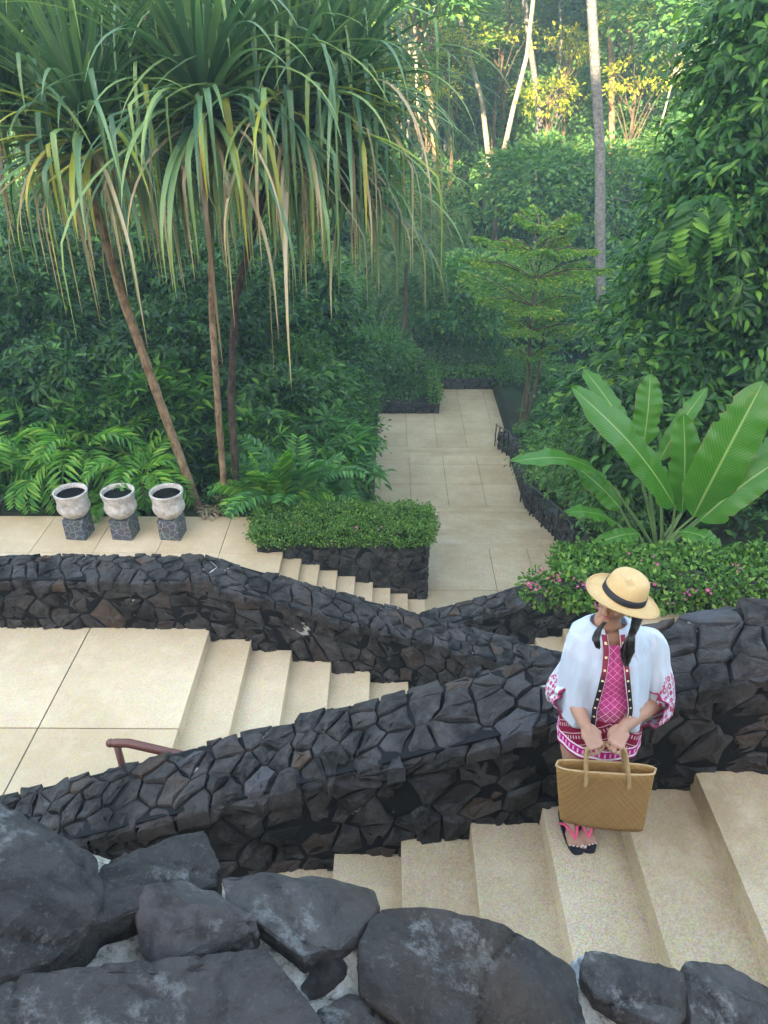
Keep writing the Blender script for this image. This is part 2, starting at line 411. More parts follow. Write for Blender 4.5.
def stones(bm, cells, fn, seed, gap=0.006, h=0.03, depth=0.04, tilt=0.10, rag=None):
    """every cell becomes one irregular stone; fn(u,v,w) maps to the world with w out of the wall"""
    rr = random.Random(seed)
    for poly in cells:
        A = area(poly)
        if A < 0.0012: continue
        sz = math.sqrt(A)
        cu = sum(p[0] for p in poly) / len(poly); cv = sum(p[1] for p in poly) / len(poly)
        # split long edges and rough them
        pts = []
        for i in range(len(poly)):
            a, b = poly[i], poly[(i + 1) % len(poly)]
            pts.append(a)
            L = math.hypot(b[0] - a[0], b[1] - a[1])
            k = int(L / (0.06 + sz * .25))
            for m in range(1, k + 1):
                t = m / (k + 1); e = rr.uniform(-.09, .03) * sz
                mx, my = a[0] + (b[0] - a[0]) * t, a[1] + (b[1] - a[1]) * t
                dx, dy = mx - cu, my - cv; dl = math.hypot(dx, dy) + 1e-6
                pts.append((mx + dx / dl * e, my + dy / dl * e))
        tu, tv = rr.gauss(0, tilt), rr.gauss(0, tilt); H = h * rr.uniform(.3, 1.6); qu, qv = rr.uniform(-.16, .16) * sz, rr.uniform(-.16, .16) * sz
        def ring(ins, w, jit=0.0):
            out = []
            for (x, y) in pts:
                dx, dy = x - cu, y - cv; dl = math.hypot(dx, dy) + 1e-6
                k = max(0.15, (dl - ins * rr.uniform(.75, 1.35)) / dl)
                x2, y2 = cu + dx * k, cv + dy * k
                ex = ey = 0
                if rag: ex, ey = rag(x, y, rseed)
                out.append(bm.verts.new(fn(x2 + ex, y2 + ey, w + (tu * (x2 - cu) + tv * (y2 - cv) if w > 0 else 0) + rr.uniform(-jit, jit))))
            return out
        rseed = rr.random()
        g = gap * rr.uniform(.5, 1.8)
        r0 = ring(g * .6, -depth); r1 = ring(g, H * .45, .003); r2 = ring(g + sz * .06, H * .85, .004 + sz * .02); r3 = ring(g + sz * rr.uniform(.18, .3), H * rr.uniform(.95, 1.25), .004 + sz * .045)
        n = len(pts)
        c = bm.verts.new(fn(cu + qu, cv + qv, H * rr.uniform(.8, 1.5)))
        for a, b in ((r0, r1), (r1, r2), (r2, r3)):
            for i in range(n):
                bm.faces.new((a[i], a[(i + 1) % n], b[(i + 1) % n], b[i]))
        for i in range(n): bm.faces.new((r3[i], r3[(i + 1) % n], c))

def wall_x(name, label, x0, x1, ynear, yfar, zt, hface, s_top, s_face, seed, zbot, group=None, topw=0.05):
    """wall running along X; zt(x) is the top height; stones on its top and on the face towards -Y"""
    root = empty(name, ((x0 + x1) / 2, (ynear + yfar) / 2, zbot), label, 'stone wall', group)
    bm = bmesh.new()
    xs = [x0 + (x1 - x0) * i / 40 for i in range(41)]
    rows = []
    for x in xs:
        z = zt(x) - .006
        rows.append([bm.verts.new((x, ynear + .014, zbot)), bm.verts.new((x, ynear + .014, z)), bm.verts.new((x, yfar - .02, z)), bm.verts.new((x, yfar - .02, zbot))])
    for a, b in zip(rows, rows[1:]):
        for k in range(3): bm.faces.new((a[k], b[k], b[k + 1], a[k + 1]))
    bm.faces.new(rows[0]); bm.faces.new(rows[-1][::-1])
    bmesh.ops.recalc_face_normals(bm, faces=bm.faces)
    bmobj('mortar_core', bm, mortar, root, local=False)
    bm = bmesh.new()
    W = yfar - ynear
    def ft(u, v, w):      # top
        e = 1.0 if v < .02 else 0
        rnd = -0.035 * max(0, 1 - v / .09) - 0.03 * max(0, 1 - (W - v) / .09)
        return Vector((u, ynear + v, zt(u) + w + rnd))
    def rg(x, y, q):
        if y < .012: return (0, -.03 + .05 * (q - .3))
        if y > W - .012: return (0, .005 + .05 * q)
        return (0, 0)
    stones(bm, voronoi(x0, x1, 0, W, s_top, seed), ft, seed, h=.022, depth=.07, rag=rg)
    def ff(u, v, w):      # face, v = distance below the top
        return Vector((u, ynear + .02 - w, zt(u) - .022 - v))
    cells = [p for p in voronoi(x0, x1, 0, hface, s_face, seed + 1)]
    stones(bm, cells, ff, seed + 1, h=.020, depth=.05)
    # far side too, coarser, so the wall is whole from another position
    def fb(u, v, w): return Vector((u, yfar - .01 + w, zt(u) - .06 - v))
    stones(bm, voronoi(x0, x1, 0, min(hface, 1.0), s_face * 1.6, seed + 2), fb, seed + 2, h=.02, depth=.04)
    bmesh.ops.recalc_face_normals(bm, faces=bm.faces)
    bmobj('stonework', bm, stone, root, local=False)
    return root

RISE = 0.14
ZL0 = -3.10; ZL1 = -4.80; ZL2 = -6.48; ZP = -8.17; ZW = -9.29
def clampf(x, a, b): return max(a, min(b, x))
# ------------------------------------------------------------------ stairs
def flight_x(name, xs, ztop, y0, y1, down, mat, bev=.008):
    """xs: nosing positions; treads between; 'down'=+1 when it descends towards +X"""
    bm = bmesh.new()
    for k in range(len(xs) - 1):
        z = ztop - RISE * (k + 1)
        a, b = xs[k], xs[k + 1]
        lo, hi = (a + .0, b) if down > 0 else (b, a - .0)
        # each tread runs a little under the one above
        if down > 0: lo -= .012
        else: hi += .012
        box(bm, lo, hi, y0, y1, z - .5, z, bev)
    o = bmobj(name, bm, mat); tag(o, kind='structure'); return o
def slabs(name, xs, ys, z, mat, gap=.006, th=.25, skip=None):
    bm = bmesh.new()
    for i in range(len(xs) - 1):
        for j in range(len(ys) - 1):
            if skip and skip(i, j): continue
            box(bm, xs[i] + gap / 2, xs[i + 1] - gap / 2, ys[j] + gap / 2, ys[j + 1] - gap / 2, z - th, z, .003)
    o = bmobj(name, bm, mat); tag(o, kind='structure')
    bm = bmesh.new(); box(bm, xs[0] + .05, xs[-1] - .05, ys[0] + .05, ys[-1] - .05, z - th - .3, z - .012)
    b = bmobj(name + '_bed', bm, joint_m); tag(b, kind='structure'); return o

# flight 1 (the woman stands on it) : nosings at 1.556 - .37 k, going down to the left
n1 = [1.556 - .37 * k for k in range(13)]
flight_x('stairs', n1, ZL0, .45, 2.60, -1, pave)
slabs('landing', [1.556, 3.0, 4.4, 5.8], [.45, 1.5, 2.60], ZL0, pave)
# photographer's own level, behind the foreground wall
slabs('landing', [-5, -2.5, 0, 2.5, 5], [-3.2, -1.6, -.04], -1.50, pave)
# landing and flight 2, down to the right
slabs('landing', [-7.64, -6.46, -5.28, -4.10, -2.92, -1.74], [2.95, 3.13, 4.39, 5.72], ZL1, pave_land, gap=.012)
flight_x('stairs', [-1.74 + .39 * k for k in range(13)], ZL1, 2.95, 5.72, +1, pave_land)
slabs('landing', [2.95, 4.2, 5.6, 7.2], [2.95, 4.4, 5.85, 6.9, 8.15], ZL2, pave_land)
# flight 3, down to the left
flight_x('stairs', [3.155 - .37 * k for k in range(13)], ZL2, 6.0, 8.15, -1, pave_land)
# pots terrace and flight 4, down to the right
px_ = [-2.02 - 1.22 * k for k in range(0, 9)][::-1]
slabs('landing', px_, [6.0, 7.2, 8.4, 9.6, 10.8, 11.87, 13.2], ZP, pave_land, gap=.012)
bm = bmesh.new(); box(bm, -2.02, -1.35, 9.0, 11.87, ZP - .5, ZP - RISE)
bm.free()
flight_x('stairs', [-2.02 + .344 * k for k in range(9)], ZP, 8.35, 11.9, +1, pave_land)
# plaza
gx = [-.1 + 1.34 * k for k in range(4)]
slabs('plaza', [.72, 2.22, 3.05, 3.92], [8.35, 9.6, 10.9, 12.2, 13.76], ZW, pave_walk, gap=.012)
# walkway going away
WX0, WX1 = -.42, 3.92
slabs('plaza', [WX0, .30, .716], [12.9, 13.76], ZW, pave_walk)
def flight_y(y0, n, ztop, tread, x0, x1):
    bm = bmesh.new()
    for k in range(n):
        z = ztop - RISE * (k + 1)
        box(bm, x0, x1, y0 + tread * k + .009, y0 + tread * (k + 1), z - .5, z, .008)
    o = bmobj('stairs', bm, pave_walk); tag(o, kind='structure')
flight_y(13.76, 13, ZW, .37, WX0, WX1)
Z2 = ZW - 13 * RISE; Y2 = 13.76 + 13 * .37
xsW = [WX0 + (WX1 - WX0) * k / 4 for k in range(5)]
slabs('walkway', xsW, [Y2, Y2 + 1.3, Y2 + 2.6, Y2 + 3.2], Z2, pave_walk, gap=.012)
flight_y(Y2 + 3.2, 7, Z2, .37, WX0, WX1)
Z3 = Z2 - 7 * RISE; Y3 = Y2 + 3.2 + 7 * .37
slabs('walkway', [WX0 + 1.09 * k for k in range(9)], [Y3 + 1.1 * k for k in range(6)], Z3, pave_walk, gap=.013)
YE = Y3 + 5.5

# ------------------------------------------------------------------ walls
zA = lambda x: -2.71 + .365 * (clampf(x, -9, 2.05) - .906)
wall_x('stone_wall', 'dark basalt wall sloping down to the left, right behind the woman', -4.6, 5.4, 2.56, 3.03, zA, 1.15, .118, .14, 11, -7.0)
zB = lambda x: -4.21 - .34 * (clampf(x, -1.8, 9) + 1.8) if x > -1.8 else -4.21
wall_x('stone_wall', 'black stone wall level at left then sloping down to the right, below the three pots', -8.0, 3.4, 5.66, 6.08, zB, 1.2, .125, .15, 31, -9.2)
zC = lambda x: -6.09 + .36 * (clampf(x, -1.6, 2.6) - 2.44)
wall_x('stone_wall', 'dark stone wall rising to the right in front of the pale walkway', -2.0, 7.4, 8.0, 8.40, zC, 1.5, .14, .18, 51, -9.8)

# foreground wall: big boulders under the camera, traced in plan
def boulder(bm, outline, depthY, th, seed, fn, amp=.006, tilt=(0, 0)):
    """outline in photo pixels placed on the wall top; an angular solid lump with its own thickness"""
    from mathutils import noise as mn
    rr = random.Random(seed * 17 + 3); pts = [fn(*p) for p in outline]; c = sum(pts, Vector()) / len(pts); pts = [c + (p - c) * 1.05 for p in pts]
    size = sum((p - c).length for p in pts) / len(pts)
    zt = lambda q: tilt[0] * (q.x - c.x) + tilt[1] * (q.y - c.y)
    P = []
    for p in pts:
        d = p - c
        P.append(p + Vector((0, 0, zt(p) + rr.uniform(-.020, .008))))
        q = c + d * rr.uniform(.93, 1.0); P.append(q + Vector((0, 0, zt(q) - rr.uniform(.04, .07))))
        if rr.random() < .45: q = c + d * rr.uniform(.25, .6); P.append(q + Vector((0, 0, zt(q) + rr.uniform(.004, .014))))
        q = c + d * rr.uniform(.75, .95); P.append(q + Vector((0, 0, -th)))
    vs = [bm.verts.new(p) for p in P]
    res = bmesh.ops.convex_hull(bm, input=vs)
    dead = [v for v in bm.verts if not v.link_faces]; bmesh.ops.delete(bm, geom=dead, context='VERTS')
    bmesh.ops.dissolve_limit(bm, angle_limit=R(11), verts=bm.verts[:], edges=bm.edges[:])
    bmesh.ops.bevel(bm, geom=bm.edges[:], offset=.0022, segments=1, affect='EDGES')
    for _ in range(5):
        es = [e for e in bm.edges if e.calc_length() > .010]
        if not es: break
        bmesh.ops.triangulate(bm, faces=bm.faces[:]); es = [e for e in bm.edges if e.calc_length() > .010]
        bmesh.ops.subdivide_edges(bm, edges=es, cuts=1)
    bmesh.ops.triangulate(bm, faces=bm.faces[:]); bm.normal_update()
    mv = []
    for v in bm.verts:
        q = v.co; o = Vector((seed * 3.7, seed, 0))
        f = mn.noise(q * 9 + o) * amp * .9 + (.5 - abs(mn.noise(q * 26 + o))) * amp * 1.1 - amp * .5 + mn.noise(q * 70 + o) * amp * .5 + mn.noise(q * 150 + o) * amp * .35
        ck = abs(mn.noise(q * 8 + o * 2)); f -= amp * 1.1 * max(0, 1 - ck / .03)     # cracks
        mv.append((v, v.normal * f))
    for v, d in mv: v.co += d
def fgpt(zoff=0.0):
    def f(px, py):
        # wall top slopes down to the right like the flight beside it
        z = -.80
        for _ in range(8):
            p = atz(px, py, z); z = -.80 - .36 * p.x + zoff
        return atz(px, py, z)
    return f
fg = empty('stone_wall', (0, .35, -1.5), 'grey boulder wall with white mortar in the near foreground', 'stone wall')
B = [
    ([(-60, 800), (0, 799), (45, 815), (92, 850), (100, 880), (97, 912), (72, 945), (35, 965), (10, 985), (-60, 1010)], .05, .16, (-.15, -.1), 'light grey boulder at the left end of the wall'),
    ([(97, 905), (103, 868), (140, 848), (168, 828), (204, 824), (222, 862), (217, 882), (180, 880), (140, 898), (96, 940)], .02, .14, (0.1, -.3), None),
    ([(139, 905), (152, 888), (182, 877), (215, 885), (258, 922), (256, 932), (215, 948), (180, 964), (152, 958), (140, 935)], .035, .10, (0, .1), None),
    ([(228, 880), (255, 866), (320, 864), (374, 878), (380, 902), (362, 938), (340, 955), (305, 962), (288, 940), (262, 925), (232, 905)], .015, .14, (0, -.2), None),
    ([(2, 985), (30, 975), (110, 962), (170, 966), (262, 944), (285, 968), (316, 1014), (330, 1070), (-20, 1080)], .06, .16, (0, 0), None),
    ([(296, 972), (310, 962), (350, 956), (364, 966), (352, 985), (332, 1004), (316, 1006), (300, 985)], -.005, .10, (0, 0), None),
    ([(366, 945), (374, 912), (388, 898), (440, 906), (500, 924), (560, 945), (575, 970), (584, 1020), (585, 1075), (470, 1075), (400, 1022), (368, 990)], .03, .16, (0, -.05), 'widest dark boulder in the middle of the wall'),
    ([(586, 965), (592, 945), (620, 942), (662, 955), (684, 972), (692, 1000), (676, 1030), (640, 1018), (598, 990)], .02, .12, (0, 0), None),
    ([(680, 975), (690, 960), (730, 962), (775, 985), (800, 1000), (830, 1080), (700, 1080), (694, 1010)], .01, .14, (0, 0), None),
    ([(310, 1030), (325, 1008), (352, 988), (380, 1002), (402, 1030), (440, 1080), (330, 1080)], .02, .14, (0, 0), None),
    ([(780, 975), (830, 960), (930, 985), (990, 1040), (930, 1100), (845, 1080)], .02, .14, (0, 0), None),
    ([(-70, 820), (-180, 780), (-290, 830), (-300, 1000), (-100, 1030), (-70, 960)], .02, .14, (0, 0), None),
]
for i, (ol, zo, th, tl, lb) in enumerate(B):
    bm = bmesh.new(); boulder(bm, ol, 0, th, i + 3, fgpt(zo - .01), amp=.0038, tilt=tl)
    o = bmobj('boulder', bm, boulder_m, fg, smooth=False, local=False)
    if lb: o['label'] = lb
# the rest of the wall top, nearer the viewer and beyond the picture's sides
rr = random.Random(91)
for k, (cx_, cy_, rad_) in enumerate([(-1.18, .13, .13), (-.92, .12, .13), (-.66, .11, .12), (-.42, .10, .12), (-.18, .10, .12), (.06, .10, .12), (.30, .10, .12), (.54, .10, .12), (.78, .11, .12), (1.02, .12, .12), (1.24, .13, .11), (.86, .33, .11), (1.06, .35, .11), (1.27, .35, .10), (-1.22, .42, .12)]):
    ol = [(cx_ + math.cos(a) * rad_ * rr.uniform(.85, 1.1), cy_ + math.sin(a) * rad_ * rr.uniform(.7, .9)) for a in [j * 2 * math.pi / 8 + rr.uniform(-.2, .2) for j in range(8)]]
    bm = bmesh.new(); boulder(bm, ol, 0, .14, k + 40, lambda x, y: Vector((x, y, -.80 - .36 * x + .0)), amp=.0038, tilt=(0, 0))
    bmobj('boulder', bm, boulder_m, fg, local=False)
# small chips next to the right boulders
bm = bmesh.new()
rr = random.Random(5)
for k in range(46):
    px, py = rr.uniform(578, 622), rr.uniform(958, 1035)
    p = fgpt(-.035)(px, py); s = rr.uniform(.004, .011)
    m4 = Matrix.Translation(p) @ Euler((rr.random() * 3, rr.random() * 3, rr.random() * 3)).to_matrix().to_4x4() @ Matrix.Diagonal((s, s * rr.uniform(.6, 1), s * .7, 1))
    bmesh.ops.create_icosphere(bm, subdivisions=1, radius=1, matrix=m4)
bmobj('rubble_chips', bm, stone_mat('grey_chips', (0.08, 0.09, 0.10), (0.3, 0.31, 0.33), 6), fg, local=False)
# mortar bed under the boulders, lumpy, with its own volume
bm = bmesh.new(); from mathutils import noise as mn
gxn, gyn = 90, 40
grid = []
for j in range(gyn):
    row = []
    for i in range(gxn):
        x = -1.3 + 2.6 * i / (gxn - 1); v = j / (gyn - 1)
        y = .02 + (.50 - .05 * x) * v
        z = -.80 - .36 * x - .012 + mn.noise(Vector((x * 14, y * 14, 1))) * .02 + mn.noise(Vector((x * 45, y * 45, 4))) * .006
        edge = max(0, (v - .78) / .22); z -= edge ** 2 * .12
        row.append(bm.verts.new((x, y, z)))
    grid.append(row)
for j in range(gyn - 1):
    for i in range(gxn - 1): bm.faces.new((grid[j][i], grid[j][i + 1], grid[j + 1][i + 1], grid[j + 1][i]))
bmobj('mortar_bed', bm, mortar_w, fg, smooth=True, local=False)
bm = bmesh.new()
zf = lambda x: -.93 - .36 * x
rows = []
for i in range(31):
    x = -1.35 + 2.7 * i / 30
    rows.append([bm.verts.new((x, .0, -3.6)), bm.verts.new((x, .0, zf(x))), bm.verts.new((x, .40, zf(x) - .02)), bm.verts.new((x, .43, -3.6))])
for a, b in zip(rows, rows[1:]):
    for k in range(3): bm.faces.new((a[k], b[k], b[k + 1], a[k + 1]))
bm.faces.new(rows[0]); bm.faces.new(rows[-1][::-1])
def ffb(u, v, w): return Vector((u, .43 + w, -1.0 - .36 * u - v))
bmobj('mortar_core', bm, mortar, fg, local=False)
bm = bmesh.new()
stones(bm, voronoi(-1.3, 1.3, 0, 1.8, .2, 77), ffb, 77, h=.02, depth=.03)
bmesh.ops.recalc_face_normals(bm, faces=bm.faces)
bmobj('stonework', bm, stone, fg, local=False)

# planter box by flight 4
def stone_box(name, label, x0, x1, y0, y1, zt, zb, s, seed, parent=None, faces='nte'):
    root = empty(name, ((x0 + x1) / 2, (y0 + y1) / 2, zb), label, 'planter')
    bm = bmesh.new(); box(bm, x0 + .03, x1 - .03, y0 + .03, y1 - .03, zb, zt - .03); bmobj('mortar_core', bm, mortar, root, local=False)
    bm = bmesh.new()
    stones(bm, voronoi(x0, x1, 0, zt - zb, s, seed), lambda u, v, w: Vector((u, y0 + .03 - w, zt - v)), seed, h=.025, depth=.03)
    stones(bm, voronoi(y0, y1, 0, zt - zb, s, seed + 1), lambda u, v, w: Vector((x1 - .03 + w, u, zt - v)), seed + 1, h=.025, depth=.03)
    stones(bm, voronoi(y0, y1, 0, zt - zb, s, seed + 2), lambda u, v, w: Vector((x0 + .03 - w, u, zt - v)), seed + 2, h=.025, depth=.03)
    bmesh.ops.recalc_face_normals(bm, faces=bm.faces)
    bmobj('stonework', bm, stone, root, local=False)
    bm = bmesh.new(); box(bm, x0 + .12, x1 - .12, y0 + .12, y1 - .12, zt - .1, zt - .02); bmobj('soil_bed', bm, soil, root, local=False)
    return root
stone_box('stone_planter', 'black stone planter box beside the stairs of the pots terrace', -2.52, .78, 11.90, 12.86, -7.84, -9.6, .26, 91)

# walkway side walls (run along Y)
def wz(y):   # walkway surface height
    if y < 13.76: return ZW
    if y < Y2: return ZW - RISE * (y - 13.76) / .37
    if y < Y2 + 3.2: return Z2
    if y < Y3: return Z2 - RISE * (y - Y2 - 3.2) / .37
    return Z3
def wall_y(name, label, y0, y1, x0, x1, h, s, seed, face):
    root = empty(name, ((x0 + x1) / 2, (y0 + y1) / 2, wz(y1) - .6), label, 'stone wall')
    bm = bmesh.new(); rows = []
    for i in range(61):
        y = y0 + (y1 - y0) * i / 60; z = wz(y) + h - .02; zb = wz(y) - .9
        rows.append([bm.verts.new((x0 + .02, y, zb)), bm.verts.new((x0 + .02, y, z)), bm.verts.new((x1 - .02, y, z)), bm.verts.new((x1 - .02, y, zb))])
    for a, b in zip(rows, rows[1:]):
        for k in range(3): bm.faces.new((a[k], b[k], b[k + 1], a[k + 1]))
    bm.faces.new(rows[0]); bm.faces.new(rows[-1][::-1]); bmesh.ops.recalc_face_normals(bm, faces=bm.faces)
    bmobj('mortar_core', bm, mortar, root, local=False)
    bm = bmesh.new()
    stones(bm, voronoi(y0, y1, 0, x1 - x0, s, seed), lambda u, v, w: Vector((x0 + v, u, wz(u) + h + w)), seed, h=.025, depth=.03)
    xf = x0 + .02 if face < 0 else x1 - .02
    stones(bm, voronoi(y0, y1, 0, h + .5, s, seed + 1), lambda u, v, w: Vector((xf + face * w, u, wz(u) + h - .03 - v)), seed + 1, h=.025, depth=.03)
    bmesh.ops.recalc_face_normals(bm, faces=bm.faces)
    bmobj('stonework', bm, stone, root, local=False)
wall_y('stone_wall', 'dark stone wall stepping down along the right side of the walkway', 8.45, 24.6, 3.95, 4.3, .5, .24, 120, -1)
wall_y('stone_wall', 'thin black kerb wall along the left side of the walkway', 13.0, 24.6, -.58, -.44, .28, .14, 140, 1)
# back wall of the far terrace
bw = empty('stone_wall', (3.2, YE, Z3), 'low black stone wall closing the far end of the walkway', 'stone wall')
bm = bmesh.new(); box(bm, 1.2, 9, YE + .03, YE + .45, Z3 - .5, Z3 + .45); bmobj('mortar_core', bm, mortar, bw, local=False)
bm = bmesh.new()
stones(bm, voronoi(1.2, 9, 0, .7, .3, 160), lambda u, v, w: Vector((u, YE + .03 - w, Z3 + .48 - v)), 160, h=.03, depth=.03)
stones(bm, voronoi(1.2, 9, 0, .45, .3, 161), lambda u, v, w: Vector((u, YE + v, Z3 + .46 + w)), 161, h=.03, depth=.03)
bmesh.ops.recalc_face_normals(bm, faces=bm.faces); bmobj('stonework', bm, stone, bw, local=False)
stone_box('stone_planter', 'low stone planter box jutting onto the far terrace of the walkway', -.4, 2.0, 27.3, YE + 1.0, Z3 + .45, Z3 - .4, .3, 170)

# ------------------------------------------------------------------ terrain
def hill(x, y):
    from mathutils import noise as mn
    def sm(a, b, t):
        t = clampf((t - a) / (b - a), 0, 1); return t * t * (3 - 2 * t)
    if y < -3.2:
        # unseen hill behind the viewer, added and shaped to shade the near scene
        t = clampf((-3.2 - y) / 46, 0, 1)
        z = -1.75 + 35 * t ** 1.15 + mn.noise(Vector((x * .05, y * .04, 3))) * 3.0 * t + mn.noise(Vector((x * .16, y * .1, 8))) * 2.2 * t
        return z
    if y < 13.3:
        inside = -8.4 < x < 7.6
        if inside and y >= -.05 and x > 4.27 and y > 8.6:
            t = sm(4.25, 6.2, x); return -8.9 * (1 - t) - 6.95 * t
        if inside:
            if y < -.05: return -1.85
            if x < -2 and y > 6: return -8.75
            return -10.2 if y > 2.8 else -6.0
        zs = -1.75 + (y + 0) * -.50
        if x > 0: zs = max(zs, -7.0)
        return max(zs, -8.6)
    # beyond the terraces
    zl = -8.22 - clampf(y - 13.3, 0, 12) * .30      # left bed
    zw = wz(y) - .42
    right = max(-7.2 - clampf(y - 13.3, 0, 12) * .38, -12.2)
    if x < -.55: t = sm(-.55, -3.0, x); z = (wz(y) + .2) * (1 - t) + max(zl, -12.0) * t if y < 25 else -12.0
    elif x > 4.25: t = sm(4.2, 7.5, x); z = (wz(y) + .38) * (1 - t) + right * t if y < YE else -12.0
    else: z = zw
    if y > 27 and not (-.4 < x < 9.5 and y < YE + .5): z = min(z, -12.0) if y < 36 else z
    if y > YE + .5: z = -12.2
    if y > 38:
        t = clampf((y - 38) / 75, 0, 1)
        z = -12.2 + 26 * t ** 1.1 + mn.noise(Vector((x * .04, y * .04, 1))) * 3 * t
    return z
xs = np.unique(np.concatenate([np.linspace(-150, -14, 35), np.linspace(-13, 13, 105), np.linspace(14, 150, 35)]))
ys = np.unique(np.concatenate([np.linspace(-75, -5, 36), np.linspace(-4, 36, 161), np.linspace(37, 160, 60)]))
V = np.array([(x, y, hill(x, y)) for y in ys for x in xs]); nx = len(xs)
ii, jj = np.meshgrid(np.arange(nx - 1), np.arange(len(ys) - 1)); a = (jj * nx + ii).ravel()
Fq = np.stack([a, a + 1, a + 1 + nx, a + nx], 1)
km = M('forest_floor', .95, .15)
nn = km.noise(.8, 8, .65)
km.color(km.mix(km.ramp(nn, [(0.4, (0, 0, 0)), (0.65, (1, 1, 1))]), (0.022, 0.018, 0.011), (0.03, 0.05, 0.016)))
km.bump(km.noise(6, 6, .7), 1, .1)
o = link('ground', npmesh('ground', V, Fq), km.m); tag(o, kind='structure')

# ------------------------------------------------------------------ pots
def white_clay():
    k = M('white_glaze', .55, .4)
    n = k.noise(9, 8, .7, k.ovec()); v = k.voro(14, 'DISTANCE_TO_EDGE', vec=k.ovec())
    c = k.mix(k.ramp(n, [(0.40, (0, 0, 0)), (0.68, (1, 1, 1))]), (0.60, 0.55, 0.51), (0.26, 0.21, 0.18))
    c = k.mix(k.ramp(v, [(0.0, (.5,) * 3), (0.05, (0, 0, 0))]), c, (0.35, 0.28, 0.25))
    k.color(c); k.bump(n, .3, .01); return k.m
def slate():
    k = M('slate_mosaic', .6, .4)
    v = k.voro(7.5, 'DISTANCE_TO_EDGE', vec=k.ovec()); cc = k.voro(7.5, 'F1', 'Color', vec=k.ovec())
    n = k.noise(20, 6, .6)
    base = k.mix(n, (0.035, 0.04, 0.048), (0.11, 0.12, 0.135))
    base = k.mix(.2, base, cc, 'SOFT_LIGHT')
    k.color(k.mix(k.ramp(v, [(0.0, (1,) * 3), (0.018, (1,) * 3), (0.035, (0, 0, 0))]), base, (0.30, 0.32, 0.34)))
    k.bump(v, .3, .01); return k.m
clay = white_clay(); slate_m = slate()
dark_in = flat('dark_inside', (0.004, 0.004, 0.004), .9, .1)
PG = 'white glazed pots on slate plinths'
for k, (px, lb) in enumerate([(74, 'white glazed pot on a slate plinth, leftmost of the three on the terrace'),
                              (121, 'white glazed pot on a slate plinth, middle one of the three on the terrace'),
                              (169.5, 'white glazed pot on a slate plinth, nearest the leaning trunk')]):
    if k == 0:
        root = empty('garden_pot', (0, 0, 0), lb, 'pot', PG)
        bm = bmesh.new(); lathe(bm, [(0, 0), (.14, 0), (.19, .03), (.25, .09), (.30, .17), (.315, .23), (.305, .28), (.288, .33), (.290, .40), (.305, .48), (.320, .54), (.322, .565), (.305, .575), (.285, .565), (.275, .52), (.26, .46)], 40)
        bmobj('pot_body', bm, clay, root, smooth=True)
        bm = bmesh.new(); lathe(bm, [(.272, .50), (.26, .47), (.12, .465), (0, .465)], 32); bmobj('dark_filling', bm, dark_in, root, smooth=True)
        pl = empty('slate_plinth', (0, 0, 0), 'x', 'plinth')
        bm = bmesh.new(); box(bm, -.205, .205, -.205, .205, 0, .44, .01); bmobj('plinth_block', bm, slate_m, pl)
        proto = (root, pl)
    else:
        out = []
        for src in proto:
            r = src.copy(); col.objects.link(r)
            for ch in src.children:
                c2 = ch.copy(); c2.parent = r; col.objects.link(c2)
            out.append(r)
        root, pl = out
    x = (px - 390) * 14.55 / 750
    pl.location = (x, 12.50, ZP); pl.rotation_euler.z = R(-6)
    root.location = (x, 12.50, ZP + .44); root.rotation_euler.z = R(40 * k)
    root['label'] = lb
    pl['label'] = ['slate mosaic plinth under the leftmost white pot', 'slate mosaic plinth under the middle white pot', 'slate mosaic plinth under the white pot nearest the leaning trunk'][k]
    pl['group'] = 'slate plinths under the pots'

# ------------------------------------------------------------------ handrails
def wood():
    k = M('red_brown_wood', .45, .5)
    mp = k.n('ShaderNodeMapping'); mp.inputs['Scale'].default_value = (3, 40, 40); k.l(k.coord(), mp.inputs[0])
    k.color(k.mix(k.noise(2, 5, .6, mp.outputs[0]), (0.075, 0.022, 0.016), (0.17, 0.065, 0.05))); return k.m
woodm = wood()
hr = empty('handrail', (-1.85, 3.34, ZL1), 'reddish brown handrail end standing on the landing by the wall', 'handrail')
bm = bmesh.new()
zr = lambda x: -3.90 - .34 * max(0, x + 1.72)
pts = [Vector((x, 3.44, zr(x))) for x in (-1.86, -1.80, -1.72, -1.4, -.6, .4, 1.6, 2.8)]
tube(bm, pts, [.022, .03, .03, .03, .03, .03, .03, .03], 12)
bmesh.ops.create_icosphere(bm, subdivisions=2, radius=.03, matrix=Matrix.Translation((-1.84, 3.44, -3.90)))
bmobj('rail', bm, woodm, hr, smooth=True, local=False)
for x in (-1.80, -.6, .6, 1.8, 2.7):
    bm = bmesh.new(); zb = ZL1 if x < -1.74 else ZL1 - RISE * (math.floor((x + 1.74) / .39) + 1)
    tube(bm, [(x, 3.44, zb), (x, 3.44, zr(x) - .02)], .024, 10); bmobj('post', bm, woodm, hr, smooth=True, local=False)
iron = flat('dark_iron', (0.03, 0.028, 0.027), .5, .5)
